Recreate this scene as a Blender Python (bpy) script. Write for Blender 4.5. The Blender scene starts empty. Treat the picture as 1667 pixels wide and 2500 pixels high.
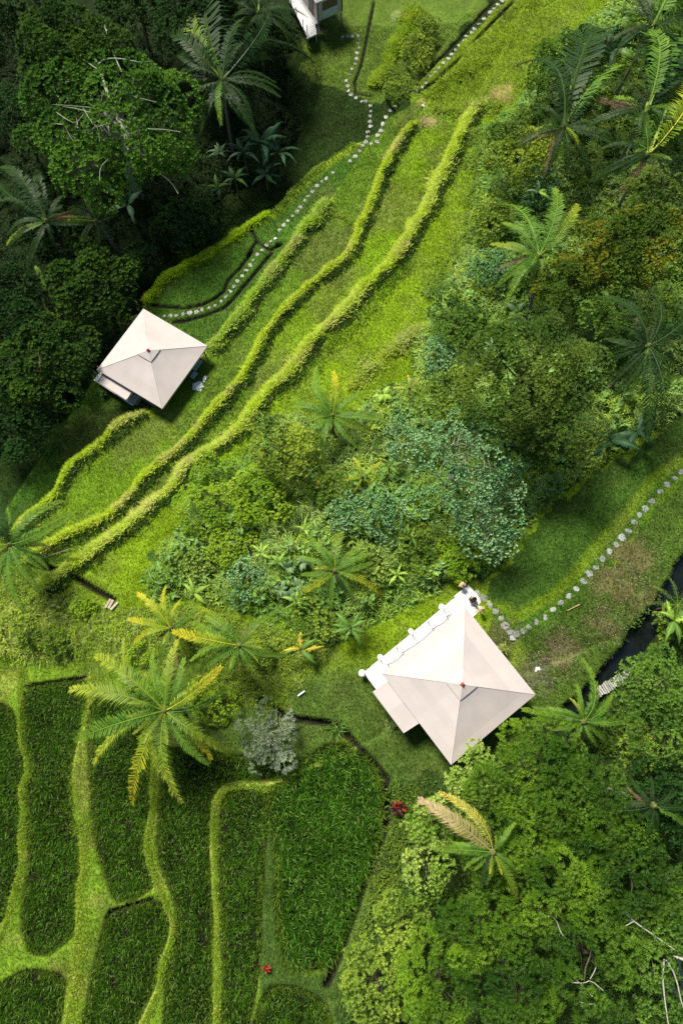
import bpy, math, random
import numpy as np
from mathutils import Vector, Matrix
# ------------------------------------------------------------------ camera, world, sun, exposure
SC = bpy.context.scene
F, TH, H = 1671.0, math.radians(13.4), 44.0        # focal length in photo pixels, tilt, height
cd = bpy.data.cameras.new('camera'); cam = bpy.data.objects.new('camera', cd)
SC.collection.objects.link(cam); SC.camera = cam
cd.sensor_fit = 'VERTICAL'; cd.sensor_height = 24; cd.lens = 24 * F / 2500; cd.clip_end = 2000; cd.clip_start = 0.5
cam.location = (0, 0, H); cam.rotation_euler = (TH, 0, 0)
SUN_EL, SUN_DIR = math.radians(50), (-0.50, 0.866)
w = bpy.data.worlds.new('World'); SC.world = w; w.use_nodes = True
nt = w.node_tree; sky = nt.nodes.new('ShaderNodeTexSky'); sky.sky_type = 'NISHITA'; sky.sun_disc = False
sky.sun_elevation = SUN_EL; sky.sun_rotation = math.atan2(SUN_DIR[0], SUN_DIR[1])
nt.links.new(sky.outputs[0], nt.nodes['Background'].inputs[0]); nt.nodes['Background'].inputs[1].default_value = 0.065
sl = bpy.data.lights.new('sun', 'SUN'); so = bpy.data.objects.new('sun', sl); SC.collection.objects.link(so)
sl.energy = 4.6; sl.angle = math.radians(17); sl.color = (1.0, 0.93, 0.78)
sd_ = Vector((SUN_DIR[0]*math.cos(SUN_EL), SUN_DIR[1]*math.cos(SUN_EL), math.sin(SUN_EL)))
so.rotation_euler = sd_.to_track_quat('Z', 'Y').to_euler()
SC.view_settings.view_transform = 'Standard'; SC.view_settings.look = 'None'
SC.view_settings.exposure = 0.70; SC.view_settings.gamma = 1
SC.cycles.use_denoising = False
SC.cycles.max_bounces = 5; SC.cycles.diffuse_bounces = 2; SC.cycles.transparent_max_bounces = 4
# ------------------------------------------------------------------ pixel -> place helpers
CT, ST = math.cos(TH), math.sin(TH)
def at(px, py, z=0.0):
    u = (px-833.5)/F; v = -(py-1250)/F
    dx, dy, dz = u, v*CT+ST, v*ST-CT
    t = (z-H)/dz
    return dx*t, dy*t
def proj(x, y, z):
    X = x; yy = y*CT+(z-H)*ST; zz = -(y*ST-(z-H)*CT)   # camera space
    d = -zz
    return 833.5+F*X/d, 1250-F*yy/d
def D(*p): return [(x*1.0632, y*1.0632) for x, y in p]                       # points read off the 1568 px overview
def Z(n, *p): ox, oy = (n % 2)*834, (n//2)*625; return [(ox+x/1.8823, oy+y/1.8823) for x, y in p]
def Cr(ox, oy, s, *p): return [(ox+x/s, oy+y/s) for x, y in p]
RNG = np.random.default_rng(7); random.seed(7)
_lat = np.random.default_rng(99).random((256, 256))
def vnoise(x, y, s, o=0):
    x = np.asarray(x, float)/s+o*17.3+500; y = np.asarray(y, float)/s+o*7.9+500
    i, j = np.floor(x).astype(int), np.floor(y).astype(int); fx, fy = x-i, y-j
    fx = fx*fx*(3-2*fx); fy = fy*fy*(3-2*fy)
    a, b, c, d = _lat[i % 256, j % 256], _lat[(i+1) % 256, j % 256], _lat[i % 256, (j+1) % 256], _lat[(i+1) % 256, (j+1) % 256]
    return (a*(1-fx)+b*fx)*(1-fy)+(c*(1-fx)+d*fx)*fy
def fbm(x, y, s, o=0): return (vnoise(x, y, s, o)*4+vnoise(x, y, s/2.1, o+1)*2+vnoise(x, y, s/4.3, o+2))/7
def sm(t, a, b): t = np.clip((t-a)/(b-a), 0, 1); return t*t*(3-2*t)
hgt = None
def world(pts, z):
    """photo points to ground positions; once a terrain exists its own height is used instead of the first guess z"""
    P = np.array(pts, float); u = (P[:, 0]-833.5)/F; v = -(P[:, 1]-1250)/F; dz = v*ST-CT; zz = np.full(len(P), float(z))
    for _ in range(8 if hgt else 1):
        t = (zz-H)/dz; X_, Y_ = u*t, (v*CT+ST)*t
        if hgt: zz = zz*.5+.5*(hgt(X_, Y_)*.4+.15*(hgt(X_+.7, Y_)+hgt(X_-.7, Y_)+hgt(X_, Y_+.7)+hgt(X_, Y_-.7)))
    return np.column_stack([X_, Y_])
def extend(P, a, b):
    d0 = (P[0]-P[1])/np.linalg.norm(P[0]-P[1]); d1 = (P[-1]-P[-2])/np.linalg.norm(P[-1]-P[-2])
    return np.vstack([P[0]+d0*a, P, P[-1]+d1*b])
def smooth(P, it=2):
    for _ in range(it):
        Q = [P[0]]
        for a, b in zip(P[:-1], P[1:]): Q += [a*.75+b*.25, a*.25+b*.75]
        P = np.array(Q+[P[-1]])
    return P
def sdist(x, y, P):
    """signed distance to a polyline: positive to the left of its travel; second value the unsigned distance"""
    best = np.full(np.shape(x), 1e9); sg = np.ones(np.shape(x))
    for a, b in zip(P[:-1], P[1:]):
        e = b-a; L = e@e+1e-9
        t = np.clip(((x-a[0])*e[0]+(y-a[1])*e[1])/L, 0, 1)
        d = np.hypot(x-a[0]-t*e[0], y-a[1]-t*e[1]); m = d < best
        cr = e[0]*(y-a[1])-e[1]*(x-a[0])
        best = np.where(m, d, best); sg = np.where(m, np.sign(cr), sg)
    return best*sg, best
def inside(x, y, P):
    r = np.zeros(np.shape(x), bool); n = len(P)
    for i in range(n):
        x1, y1 = P[i]; x2, y2 = P[(i+1) % n]
        if y1 == y2: continue
        c = ((y1 > y) != (y2 > y)) & (x < (x2-x1)*(y-y1)/(y2-y1)+x1); r ^= c
    return r
def polysd(x, y, P):
    _, d = sdist(x, y, np.vstack([P, P[:1]])); return np.where(inside(x, y, P), -d, d)
# ------------------------------------------------------------------ the lie of the land (lines read off the photo, put at their own height)
def grow(P, g):
    e = np.roll(P, -1, 0)-P; A = sum(P[i][0]*P[(i+1) % len(P)][1]-P[(i+1) % len(P)][0]*P[i][1] for i in range(len(P)))
    n = np.column_stack([e[:, 1], -e[:, 0]])/(np.linalg.norm(e, axis=1)[:, None]+1e-9)*(1 if A > 0 else -1); m = n+np.roll(n, 1, 0); m /= np.linalg.norm(m, axis=1)[:, None]+.3
    Q = P+m*g*1.2; R_ = []
    for a_, b_ in zip(Q, np.roll(Q, -1, 0)): R_ += [a_*.78+b_*.22, a_*.22+b_*.78]
    return np.array(R_)
def lay():
    global LC, LB, LA, R2, R1, LD, TR, LAR, LCx, LBx, R1x, FIELDZ, _F, FIELDS, LIPA, LIPB, LIPC, LIPD, STREAM, DITCH, DRAIN
    LC = smooth(world(D((100,1350),(190,1285),(270,1230),(340,1170),(390,1130),(430,1070),(480,1040),(540,1000),(600,920),(640,880),(690,830),(720,780),(780,730),(850,650),(910,600),(950,530),(980,480),(1005,420),(1040,350),(1070,290),(1090,250)), -3.0), 1)
    LB = smooth(world(D((60,1290),(180,1215),(240,1195),(300,1145),(330,1100),(380,1060),(430,1015),(480,955),(530,905),(570,850),(600,790),(640,730),(680,690),(740,635),(800,590),(830,530),(850,470),(880,400),(905,350),(945,290)), -4.0), 1)
    LA = smooth(world(D((20,1240),(85,1178),(130,1140),(165,1075),(225,1030),(270,980),(340,948)), -5.0), 1)
    R2 = smooth(world(D((480,805),(520,765),(562,710),(606,650),(650,594),(704,522),(752,468)), -4.8), 1)
    R1 = smooth(world(D((338,700),(375,650),(430,615),(490,590),(545,545),(590,512),(630,492),(680,440),(750,380),(815,340)), -5.5), 1)
    LD = smooth(world(D((800,890),(860,840),(920,790),(975,755)), -2.4), 1)
    TR = smooth(world(D((860,200),(885,160),(905,120),(930,70),(960,20)), -4.5), 1)
    LAR = extend(np.vstack([LA, R2[0:], world(D((800,400),(850,330)), -5)]), 60, 60)
    LCx, LBx, R1x = extend(LC, 60, 60), extend(LB, 60, 60), extend(R1, 60, 60)
    FIELDZ = [-1.9, -1.45, -1.0, -0.55, -1.0, -1.9, -0.1, 0.15, 0.0, -0.35]
    _F = [Z(6, (-60,-300),(40,-280),(75,-200),(85,-80),(118,0),(85,100),(95,220),(83,340),(92,430),(50,560),(20,680),(-60,760)),
          Z(6, (130,-370),(260,-385),(400,-400),(402,-300),(365,-150),(333,0),(343,200),(372,420),(356,560),(350,740),(290,800),(230,848),(150,845),(112,760),(120,600),(150,450),(150,250),(140,100),(172,0),(130,-80),(120,-220)),
          Z(6, (425,-300),(560,-330),(640,-250),(690,-100),(692,0),(690,180),(663,300),(668,430),(708,540),(620,595),(530,605),(490,480),(455,350),(438,200),(428,0),(420,-150)),
          Z(6, (750,-80),(900,-90),(1060,-50),(1345,-40),(1320,25),(1240,60),(1090,58),(1005,84),(966,150),(962,400),(982,700),(978,1260),(750,1260),(785,900),(835,750),(815,600),(745,450),(735,300),(752,150)),
          Z(6, (500,690),(545,655),(735,612),(778,720),(735,860),(716,980),(685,1050),(600,1250),(375,1250),(440,950)),
          Z(6, (-80,1070),(60,965),(150,930),(300,962),(280,1100),(262,1250),(-80,1250)),
          Z(6, (1045,125),(1130,108),(1215,115),(1222,200),(1208,400),(1193,600),(1188,850),(1170,1020),(1120,1250),(1030,1250),(1042,900),(1030,600),(1022,350),(1030,180)),
          D((612,1880),(632,1812),(690,1752),(760,1708),(815,1722),(862,1775),(878,1825),(872,1900),(845,1990),(812,2090),(785,2170),(760,2215),(700,2228),(655,2210),(640,2120),(636,2000),(640,1930)),
          Z(6, (1225,1020),(1330,1010),(1430,1050),(1500,1105),(1530,1270),(1140,1270)),
          D((560,1745),(700,1760),(660,1800),(560,1800))]
    FIELDS = [grow(world(p, z), g_) for p, z, g_ in zip(_F[:9], FIELDZ[:9], (.22, .20, .20, .18, .20, .2, .22, .18, .25))]
    LIPA = smooth(world(Z(6, (85,-470),(88,-350),(85,-250),(95,-130),(128,0),(95,100),(103,220),(92,350),(98,440),(57,560),(22,720),(-60,860),(-200,1000)), -1.5), 1)
    LIPB = smooth(world(Z(6, (407,-430),(402,-300),(370,-150),(338,0),(340,200),(375,430),(360,560),(358,720),(330,860),(345,940),(300,1130),(270,1300)), -1.1), 1)
    LIPC = smooth(world(Z(6, (700,-180),(697,0),(693,180),(667,300),(672,420),(710,530),(745,600),(782,700),(775,800),(737,880),(722,1000),(692,1060),(605,1240)), -.7), 1)
    LIPD = smooth(world(Z(6, (1620,-90),(1480,-30),(1380,15),(1290,62),(1200,66),(1080,64),(1012,88),(974,150),(966,350),(972,550),(990,700),(980,950),(985,1300)), -.25), 1)
    STREAM = smooth(world(Cr(1380,1500,5.463, (2000,-1200),(1500,-500),(1190,60),(1030,250),(860,450),(700,640),(540,850),(400,1000),(250,1150),(100,1300),(-100,1600),(-300,2100)), -0.8), 1)
    DITCH = [world(D((600,1610),(660,1648),(760,1662),(800,1690),(850,1745),(888,1790),(890,1880),(868,1950),(835,2030),(800,2130),(775,2200),(750,2260)), 0),
             world(D((60,1290),(130,1310),(180,1330),(215,1352),(262,1378)), -1.5)]
    DRAIN = [(world(Z(2, (1160,-20),(1100,60),(1050,110),(1030,160),(990,195),(930,225),(850,240),(770,235),(700,225)), -5), .13),
             (world(Z(2, (1250,-15),(1180,70),(1130,130),(1070,200),(1030,240),(940,275),(850,300),(800,305)), -5), .14),
             (world(Z(0, (1155,1050),(1180,1110),(1240,1150),(1290,1125)), -5), .13), (world(Z(0, (1180,1110),(1140,1180)), -5), .13),
             (world(Z(1, (150,0),(135,80),(115,180),(90,300),(60,380),(65,430),(135,440)), -5), .12),
             (world(Z(1, (700,0),(600,110),(480,240),(380,350),(330,400)), -4.6), .12),
             (world(Z(1, (785,10),(650,150),(520,280),(420,380),(350,420)), -4.4), .12),
             (world(Z(6, (415,-420),(300,-400),(130,-375)), -1.4), .14), (world(Z(6, (495,690),(510,655),(560,640),(700,600)), -.8), .10)]
lay()
def hgt_exact(x, y):
    x = np.asarray(x, float); y = np.asarray(y, float)
    s = np.clip((x-7)*-.72+(y+.5)*.69, -6, 42)
    z = -.10*s*sm(y, -7, 3)
    for P, st, w_ in ((LCx, .9, .45), (LBx, .9, .4), (LAR, .8, .35), (R1x, .9, .5)):
        d, _ = sdist(x, y, P); z = z-st*sm(d, -w_*.3, w_)*sm(y, -6, 1)
    for P in (LC, LB, LA, R2, R1, LD, TR):
        _, d = sdist(x, y, P); z = z+.22*np.exp(-(d/.4)**2)
    fade = 1-sm(y, 1.0, 4.0)
    for P, yt in ((LIPA, 2), (LIPB, 2), (LIPC, -1.5), (LIPD, 3)):
        d, _ = sdist(x, y, P); z = z-.45*(1-sm(d, -.16, .06))*(1-sm(y, yt-2.2, yt))
    for P in FIELDS:
        z = z-.22*(1-sm(polysd(x, y, P), -.12, .10))
    _, d = sdist(x, y, STREAM); z = z-1.0*(1-sm(d+(vnoise(x, y, .9, 19)-.5)*.35, .5, .98))
    for P in DITCH:
        _, d = sdist(x, y, P); z = z-.5*(1-sm(d, .08, .30))
    for P, w_ in DRAIN:
        _, d = sdist(x, y, P); z = z-.22*(1-sm(d, w_*.6, w_*1.5))
    return z+(fbm(x, y, 1.7, 3)-.5)*.16+(vnoise(x, y, .45, 9)-.5)*.05
hgt = hgt_exact
for _ in range(3): lay()
def axis(a, b, st):
    fine = np.arange(a, b, st); out = [0]; d = st
    while out[-1] < 900: d *= 1.35; out.append(out[-1]+d)
    o = np.array(out[1:]); return np.concatenate([a-o[::-1], fine, fine[-1]+o])
gx, gy = axis(-36, 36, .12), axis(-26, 60, .13)
IX, IY = np.arange(-36, 36, .12), np.arange(-26, 60, .13); X, Y = np.meshgrid(gx, gy, indexing='ij'); Zg = hgt_exact(X, Y)
ox_, oy_ = (len(gx)-len(IX))//2, (len(gy)-len(IY))//2; HG = Zg[ox_:ox_+len(IX), oy_:oy_+len(IY)]
def interp(G, x, y):
    i = np.clip((x-IX[0])/.12, 0, len(IX)-1.001); j = np.clip((y-IY[0])/.13, 0, len(IY)-1.001); a, b = i.astype(int), j.astype(int); f, g_ = i-a, j-b
    if G.ndim == 3: f, g_ = f[..., None], g_[..., None]
    return (G[a, b]*(1-f)+G[a+1, b]*f)*(1-g_)+(G[a, b+1]*(1-f)+G[a+1, b+1]*f)*g_
def hgt(x, y): return interp(HG, np.asarray(x, float), np.asarray(y, float))
def h1(x, y): return float(hgt(np.array([x]), np.array([y]))[0])
def gp(px, py, up=0.0):
    """the spot whose point 'up' above the ground is seen at this pixel"""
    z = -1.0
    for _ in range(14):
        x, y = at(px, py, z); z = z*.4+(h1(x, y)+up)*.6
    x, y = at(px, py, z); return x, y, h1(x, y)
# ------------------------------------------------------------------ mesh and object helpers
COL = SC.collection
class MB:
    def __init__(s): s.v, s.c, s.q, s.t, s.n = [], [], [], [], 0
    def add(s, v, q=None, t=None, c=(.5, .5, .5)):
        v = np.asarray(v, float).reshape(-1, 3); s.v.append(v)
        c = np.asarray(c, float); s.c.append(np.tile(c, (len(v), 1)) if c.ndim == 1 else c)
        if q is not None and len(q): s.q.append(np.asarray(q, int)+s.n)
        if t is not None and len(t): s.t.append(np.asarray(t, int)+s.n)
        s.n += len(v); return s
    def box(s, cx, cy, cz, sx, sy, sz, rot=0, c=(.5, .5, .5), M=None):
        p = np.array([(i, j, k) for i in (-.5, .5) for j in (-.5, .5) for k in (-.5, .5)])*[sx, sy, sz]
        if M is not None: p = p@np.array(M).T
        elif rot: ca, sa = math.cos(rot), math.sin(rot); p = p@np.array([[ca, sa, 0], [-sa, ca, 0], [0, 0, 1]])
        return s.add(p+[cx, cy, cz], [(0,1,3,2),(4,6,7,5),(0,4,5,1),(2,3,7,6),(0,2,6,4),(1,5,7,3)], c=c)
    def slab(s, quad, z0, z1, c=(.5,.5,.5)):
        """prism over a polygon of xy points; z1 may be a list"""
        n = len(quad); z1 = list(z1) if hasattr(z1, '__len__') else [z1]*n; z0 = list(z0) if hasattr(z0, '__len__') else [z0]*n
        a = [(x, y, z) for (x, y), z in zip(quad, z0)]+[(x, y, z) for (x, y), z in zip(quad, z1)]
        area = sum(quad[i][0]*quad[(i+1) % n][1]-quad[(i+1) % n][0]*quad[i][1] for i in range(n))
        a_ = np.array(a)
        if area < 0: a_ = np.vstack([a_[:n][::-1], a_[n:][::-1]])
        cen = a_.reshape(2, n, 3).mean(1); a_ = np.vstack([a_, cen])
        return s.add(a_, [(i, (i+1) % n, n+(i+1) % n, n+i) for i in range(n)],
                     [(2*n+1, n+i, n+(i+1) % n) for i in range(n)]+[(2*n, (i+1) % n, i) for i in range(n)], c=c)
    def tube(s, pts, rad, k=6, c=(.5,.5,.5)):
        P = np.asarray(pts, float); n = len(P); R = np.broadcast_to(np.asarray(rad, float), (n,))
        T = np.gradient(P, axis=0); T /= np.linalg.norm(T, axis=1)[:, None]+1e-9
        ref = np.array([0, 0, 1.]) if abs(T[0, 2]) < .9 else np.array([1., 0, 0])
        A = np.cross(T, ref); A /= np.linalg.norm(A, axis=1)[:, None]+1e-9; B = np.cross(T, A)
        a = np.arange(k)*2*math.pi/k
        V = P[:, None]+R[:, None, None]*(A[:, None]*np.cos(a)[None, :, None]+B[:, None]*np.sin(a)[None, :, None])
        q = [(i*k+j, (i+1)*k+j, (i+1)*k+(j+1) % k, i*k+(j+1) % k) for i in range(n-1) for j in range(k)]
        V = V.reshape(-1, 3); V = np.vstack([V, P[:1], P[-1:]]); m = n*k
        t = [(m, (j+1) % k, j) for j in range(k)]+[(m+1, (n-1)*k+j, (n-1)*k+(j+1) % k) for j in range(k)]
        if np.asarray(c).ndim == 2: c = np.vstack([np.repeat(np.asarray(c), k, 0), [c[0]], [c[-1]]])
        return s.add(V, q, t, c)
    def lathe(s, prof, cx, cy, cz, k=12, c=(.5,.5,.5)):
        pr = np.array(prof); a = np.arange(k)*2*math.pi/k
        V = np.array([(cx+r*math.cos(t), cy+r*math.sin(t), cz+z) for r, z in pr for t in a]); n = len(pr)
        return s.add(V, [(i*k+j, i*k+(j+1) % k, (i+1)*k+(j+1) % k, (i+1)*k+j) for i in range(n-1) for j in range(k)], c=c)
    def leaves(s, P, d, nrm, L, W, c, droop=.15, fold=0.0):
        """rhombic leaves: base P, direction d, face normal nrm"""
        n = len(P); L = np.broadcast_to(L, (n,))[:, None]; W = np.broadcast_to(W, (n,))[:, None]
        sd = np.cross(d, nrm); sd /= np.linalg.norm(sd, axis=1)[:, None]+1e-9
        up = np.cross(sd, d)
        V = np.stack([P, P+d*L*.5+sd*W*.5+up*W*fold, P+d*L-up*L*droop, P+d*L*.5-sd*W*.5+up*W*fold], 1).reshape(-1, 3)
        i = np.arange(n)[:, None]*4
        c = np.broadcast_to(c, (n, 3))
        return s.add(V, np.hstack([i, i+1, i+2, i+3]), c=np.repeat(c, 4, 0))
    def mesh(s, name, smooth_=False):
        me = bpy.data.meshes.new(name)
        V = np.vstack(s.v); C = np.vstack(s.c); q = np.vstack(s.q) if s.q else np.zeros((0, 4), int); t = np.vstack(s.t) if s.t else np.zeros((0, 3), int)
        me.vertices.add(len(V)); me.vertices.foreach_set('co', V.ravel().astype(np.float32))
        nl = q.size+t.size; me.loops.add(nl); me.loops.foreach_set('vertex_index', np.concatenate([q.ravel(), t.ravel()]).astype(np.int32))
        me.polygons.add(len(q)+len(t))
        st = np.concatenate([np.arange(len(q))*4, q.size+np.arange(len(t))*3]); me.polygons.foreach_set('loop_start', st.astype(np.int32))
        me.polygons.foreach_set('use_smooth', np.full(len(q)+len(t), smooth_))
        ca = me.color_attributes.new('Col', 'FLOAT_COLOR', 'POINT')
        ca.data.foreach_set('color', np.hstack([np.clip(C, 0, 1), np.ones((len(C), 1))]).ravel().astype(np.float32))
        me.update(calc_edges=True); return me
def obj(name, mb, mat, parent=None, smooth_=False):
    me = mb if isinstance(mb, bpy.types.Mesh) else mb.mesh(name, smooth_)
    o = bpy.data.objects.new(name, me); COL.objects.link(o)
    if mat and not me.materials: me.materials.append(mat)
    if parent:
        o.parent = parent; o.matrix_parent_inverse = Matrix.Translation(-parent.location)   # meshes are modelled in world coordinates
    return o
def tag(o, label=None, cat=None, group=None, kind=None):
    if label: o['label'] = label
    if cat: o['category'] = cat
    if group: o['group'] = group
    if kind: o['kind'] = kind
    return o
def thing(name, label, cat, loc, group=None):
    o = bpy.data.objects.new(name, None); COL.objects.link(o); o.location = loc; o.empty_display_size = .2
    return tag(o, label, cat, group)
# ------------------------------------------------------------------ materials
def mat(name, rough=.6, spec=.3, trans=0.0, noise=None, bump=0.0, nscale=8.0, col=None, emit=None, metallic=0):
    m = bpy.data.materials.new(name); m.use_nodes = True; t = m.node_tree; N = t.nodes; L = t.links
    b = N['Principled BSDF']; b.inputs['Roughness'].default_value = rough; b.inputs['Specular IOR Level'].default_value = spec
    b.inputs['Metallic'].default_value = metallic
    if col is None:
        a = N.new('ShaderNodeAttribute'); a.attribute_name = 'Col'; src = a.outputs['Color']
    else:
        r = N.new('ShaderNodeRGB'); r.outputs[0].default_value = (*col, 1); src = r.outputs[0]
    if noise:
        tc = N.new('ShaderNodeTexCoord'); nz = N.new('ShaderNodeTexNoise'); nz.inputs['Scale'].default_value = nscale; nz.inputs['Detail'].default_value = 6
        L.new(tc.outputs['Object'], nz.inputs['Vector'])
        mr = N.new('ShaderNodeMapRange'); mr.inputs['From Min'].default_value = .25; mr.inputs['From Max'].default_value = .75
        mr.inputs['To Min'].default_value = 1-noise; mr.inputs['To Max'].default_value = 1+noise; L.new(nz.outputs['Fac'], mr.inputs['Value'])
        vm = N.new('ShaderNodeVectorMath'); vm.operation = 'SCALE'; L.new(src, vm.inputs[0]); L.new(mr.outputs[0], vm.inputs['Scale']); src = vm.outputs[0]
        if bump:
            bp = N.new('ShaderNodeBump'); bp.inputs['Strength'].default_value = bump; bp.inputs['Distance'].default_value = .05
            L.new(nz.outputs['Fac'], bp.inputs['Height']); L.new(bp.outputs[0], b.inputs['Normal'])
    L.new(src, b.inputs['Base Color'])
    if trans:
        tr = N.new('ShaderNodeBsdfTranslucent'); L.new(src, tr.inputs['Color']); mx = N.new('ShaderNodeMixShader'); mx.inputs[0].default_value = trans
        L.new(b.outputs[0], mx.inputs[1]); L.new(tr.outputs[0], mx.inputs[2]); L.new(mx.outputs[0], N['Material Output'].inputs[0])
    return m
M_LEAF = mat('leaf', .6, .15, .34); M_GLOSS = mat('glossy_leaf', .5, .22, .3); M_GRASS = mat('grass_blade', .7, .08, .4); M_FROND = mat('palm_frond', .5, .18, .2)
M_BARK = mat('bark', .85, .1, noise=.35, bump=.6, nscale=6); M_GROUND = mat('soil_and_turf', .95, .05, noise=.4, bump=.7, nscale=5)
M_CANVAS = mat('canvas', .8, .15, noise=.055, bump=.25, nscale=1.1); M_PAINT = mat('painted_wood', .55, .3, noise=.05, nscale=4); M_WOOD = mat('weathered_wood', .8, .15, noise=.3, bump=.5, nscale=9)
M_STONE = mat('slab_stone', .85, .2, noise=.22, bump=.5, nscale=7); M_DARK = mat('dark_metal', .5, .4, noise=.1, nscale=5); M_CLOTH = mat('cloth', .8, .1, noise=.08, nscale=14)
M_SKIN = mat('skin', .55, .3, noise=.05, nscale=20)
M_WATER = mat('stream_water', .06, .5, col=(.006, .009, .008), noise=.3, bump=.08, nscale=2.5)
def frame_mask(x, y, z, m=45):
    px, py = proj(x, y, z); return (px > -m) & (px < 1667+m) & (py > -m) & (py < 2500+m)
# ------------------------------------------------------------------ zones of cover
def wp(p, z): return world(p, z)
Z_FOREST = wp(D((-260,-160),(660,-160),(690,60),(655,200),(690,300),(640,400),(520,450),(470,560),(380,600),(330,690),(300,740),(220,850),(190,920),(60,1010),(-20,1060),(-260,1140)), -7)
Z_SCRUB = wp(D((330,1330),(360,1270),(420,1210),(430,1140),(450,1080),(560,1050),(600,960),(690,950),(760,1010),(860,900),(950,870),(950,800),(990,700),(1050,600),(1090,450),(1100,300),(1190,240),(1260,120),(1390,20),(1420,-120),(1700,-120),(1700,860),(1450,1010),(1380,1060),(1250,1160),(1180,1250),(1120,1320),(1040,1335),(960,1380),(860,1430),(760,1480),(640,1430),(560,1400),(430,1370),(350,1390)), -2)
Z_WEED = wp(D((-100,1300),(150,1340),(260,1400),(430,1390),(560,1420),(640,1440),(760,1490),(700,1560),(640,1640),(520,1620),(440,1540),(230,1510),(60,1530),(-100,1500)), -.8)
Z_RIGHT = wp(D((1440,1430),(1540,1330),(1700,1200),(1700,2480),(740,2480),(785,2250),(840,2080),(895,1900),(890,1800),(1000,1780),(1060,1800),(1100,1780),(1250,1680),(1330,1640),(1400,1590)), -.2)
Z_RLAWN = wp(D((1130,1330),(1190,1260),(1250,1180),(1390,1070),(1480,1010),(1600,900),(1700,860),(1700,1100),(1568,1085),(1470,1190),(1370,1310),(1270,1395),(1180,1450),(1110,1370)), -.3)
Z_RDRY = wp(D((1180,1460),(1280,1395),(1380,1310),(1470,1210),(1568,1110),(1700,1150),(1560,1330),(1480,1450),(1300,1600),(1240,1570)), -.3)
Z_UPLAWN = wp(D((930,220),(1000,150),(1160,0),(1200,-80),(1420,-80),(1300,60),(1230,160),(1190,240),(1100,270),(960,260)), -3.5)
Z_UPL2 = wp(D((700,-80),(1130,-80),(1100,30),(940,210),(850,240),(800,210),(700,180)), -5)
Z_BANKS = wp(Z(6, (-100,-480),(60,-520),(420,-420),(560,-470),(760,-420),(860,-200),(1100,-60),(1400,-40),(1540,-130),(1640,-160),(1700,-20),(1680,200),(1560,700),(1480,950),(1480,1300),(-100,1300)), -.8)
Z_MID = wp(D((590,1790),(650,1800),(650,1900),(650,2160),(700,2240),(790,2225),(790,2300),(600,2290),(590,1900)), 0)
def cols_exact(x0, y0):
    """turf colour at a spot, with shade put into it by the forest"""
    n1, n2 = fbm(x0, y0, 3.0, 1), vnoise(x0, y0, .6, 5)
    x = x0+(fbm(x0, y0, 1.1, 33)-.5)*1.5; y = y0+(fbm(x0, y0, 1.1, 43)-.5)*1.5
    c = np.zeros(x.shape+(3,)); c[:] = (.068, .118, .020)
    def put(m, col): m = np.asarray(m, float)[..., None]; c[:] = c*(1-m)+np.array(col)*m
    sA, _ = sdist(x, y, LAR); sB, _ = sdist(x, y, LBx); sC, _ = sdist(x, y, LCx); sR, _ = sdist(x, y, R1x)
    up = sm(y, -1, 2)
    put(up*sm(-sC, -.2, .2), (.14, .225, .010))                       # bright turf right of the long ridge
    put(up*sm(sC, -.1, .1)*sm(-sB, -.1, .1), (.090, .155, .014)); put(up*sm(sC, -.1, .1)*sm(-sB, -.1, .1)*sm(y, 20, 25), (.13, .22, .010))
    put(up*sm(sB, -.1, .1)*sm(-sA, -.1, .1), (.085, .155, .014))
    put(up*sm(sA, -.1, .1), (.050, .115, .014)); put(up*sm(sR, 0, .4), (.022, .045, .010))  # forest side: greener turf, with shadow put into its colour
    put((x < -12)*sm(sB, -.1, .1)*sm(-sA, -.1, .1), (.105, .185, .012))
    dull = sm(fbm(x, y, 4.5, 21), .5, .68)*up*sm(sC, -.1, .1)*(sR < 0); put(dull*.45, (.10, .105, .035))
    put(inside(x, y, Z_UPLAWN), (.125, .19, .014)); put(inside(x, y, Z_UPL2), (.075, .125, .018))
    put(inside(x, y, Z_WEED), (.115, .175, .022)); put(inside(x, y, Z_SCRUB), (.05, .10, .015))
    put(inside(x, y, Z_FOREST), (.014, .026, .008)); put(inside(x, y, Z_RLAWN), (.042, .092, .013))  # forest floor darkened, the trees' shade is put into its colour
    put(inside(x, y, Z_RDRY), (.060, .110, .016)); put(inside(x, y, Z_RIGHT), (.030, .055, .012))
    x, y = x0, y0; b = inside(x, y, Z_BANKS); put(b, (.115, .20, .016))
    put(inside(x, y, Z_MID), (.045, .085, .015)); b = b & ~inside(x, y, Z_MID)
    put(b*sm(vnoise(x, y, 1.1, 31), .55, .8)*.6, (.19, .215, .04))
    _, dR = sdist(x, y, PATHS[3]); put((1-sm(dR, .3, .9))*.7, (.055, .125, .014))
    sR_, _ = sdist(x, y, PATHS[3]); put(sm(sR_, .2, .5)*(1-sm(sR_, .8, 1.3))*.6, (.15, .23, .012))
    for P in (LC, LB, LA, R2, R1, LD): put((1-sm(sdist(x0, y0, P)[1], .25, .8))*.8, (.24, .34, .02))
    for (cx, cy, r, col) in BARE:
        d = np.hypot(x-cx, y-cy)+(vnoise(x, y, .5, 41)-.5)*r*.9; put((1-sm(d, r*.45, r))*.68, col)
    k = .55+.6*n1+.36*n2; o = sm(fbm(x0, y0, 1.9, 91), .5, .75)[..., None]*.22; lum = c.sum(-1, keepdims=True); c = c*(1-o)+lum*np.array((.40, .46, .14))*o; return c*k[..., None]
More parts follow.
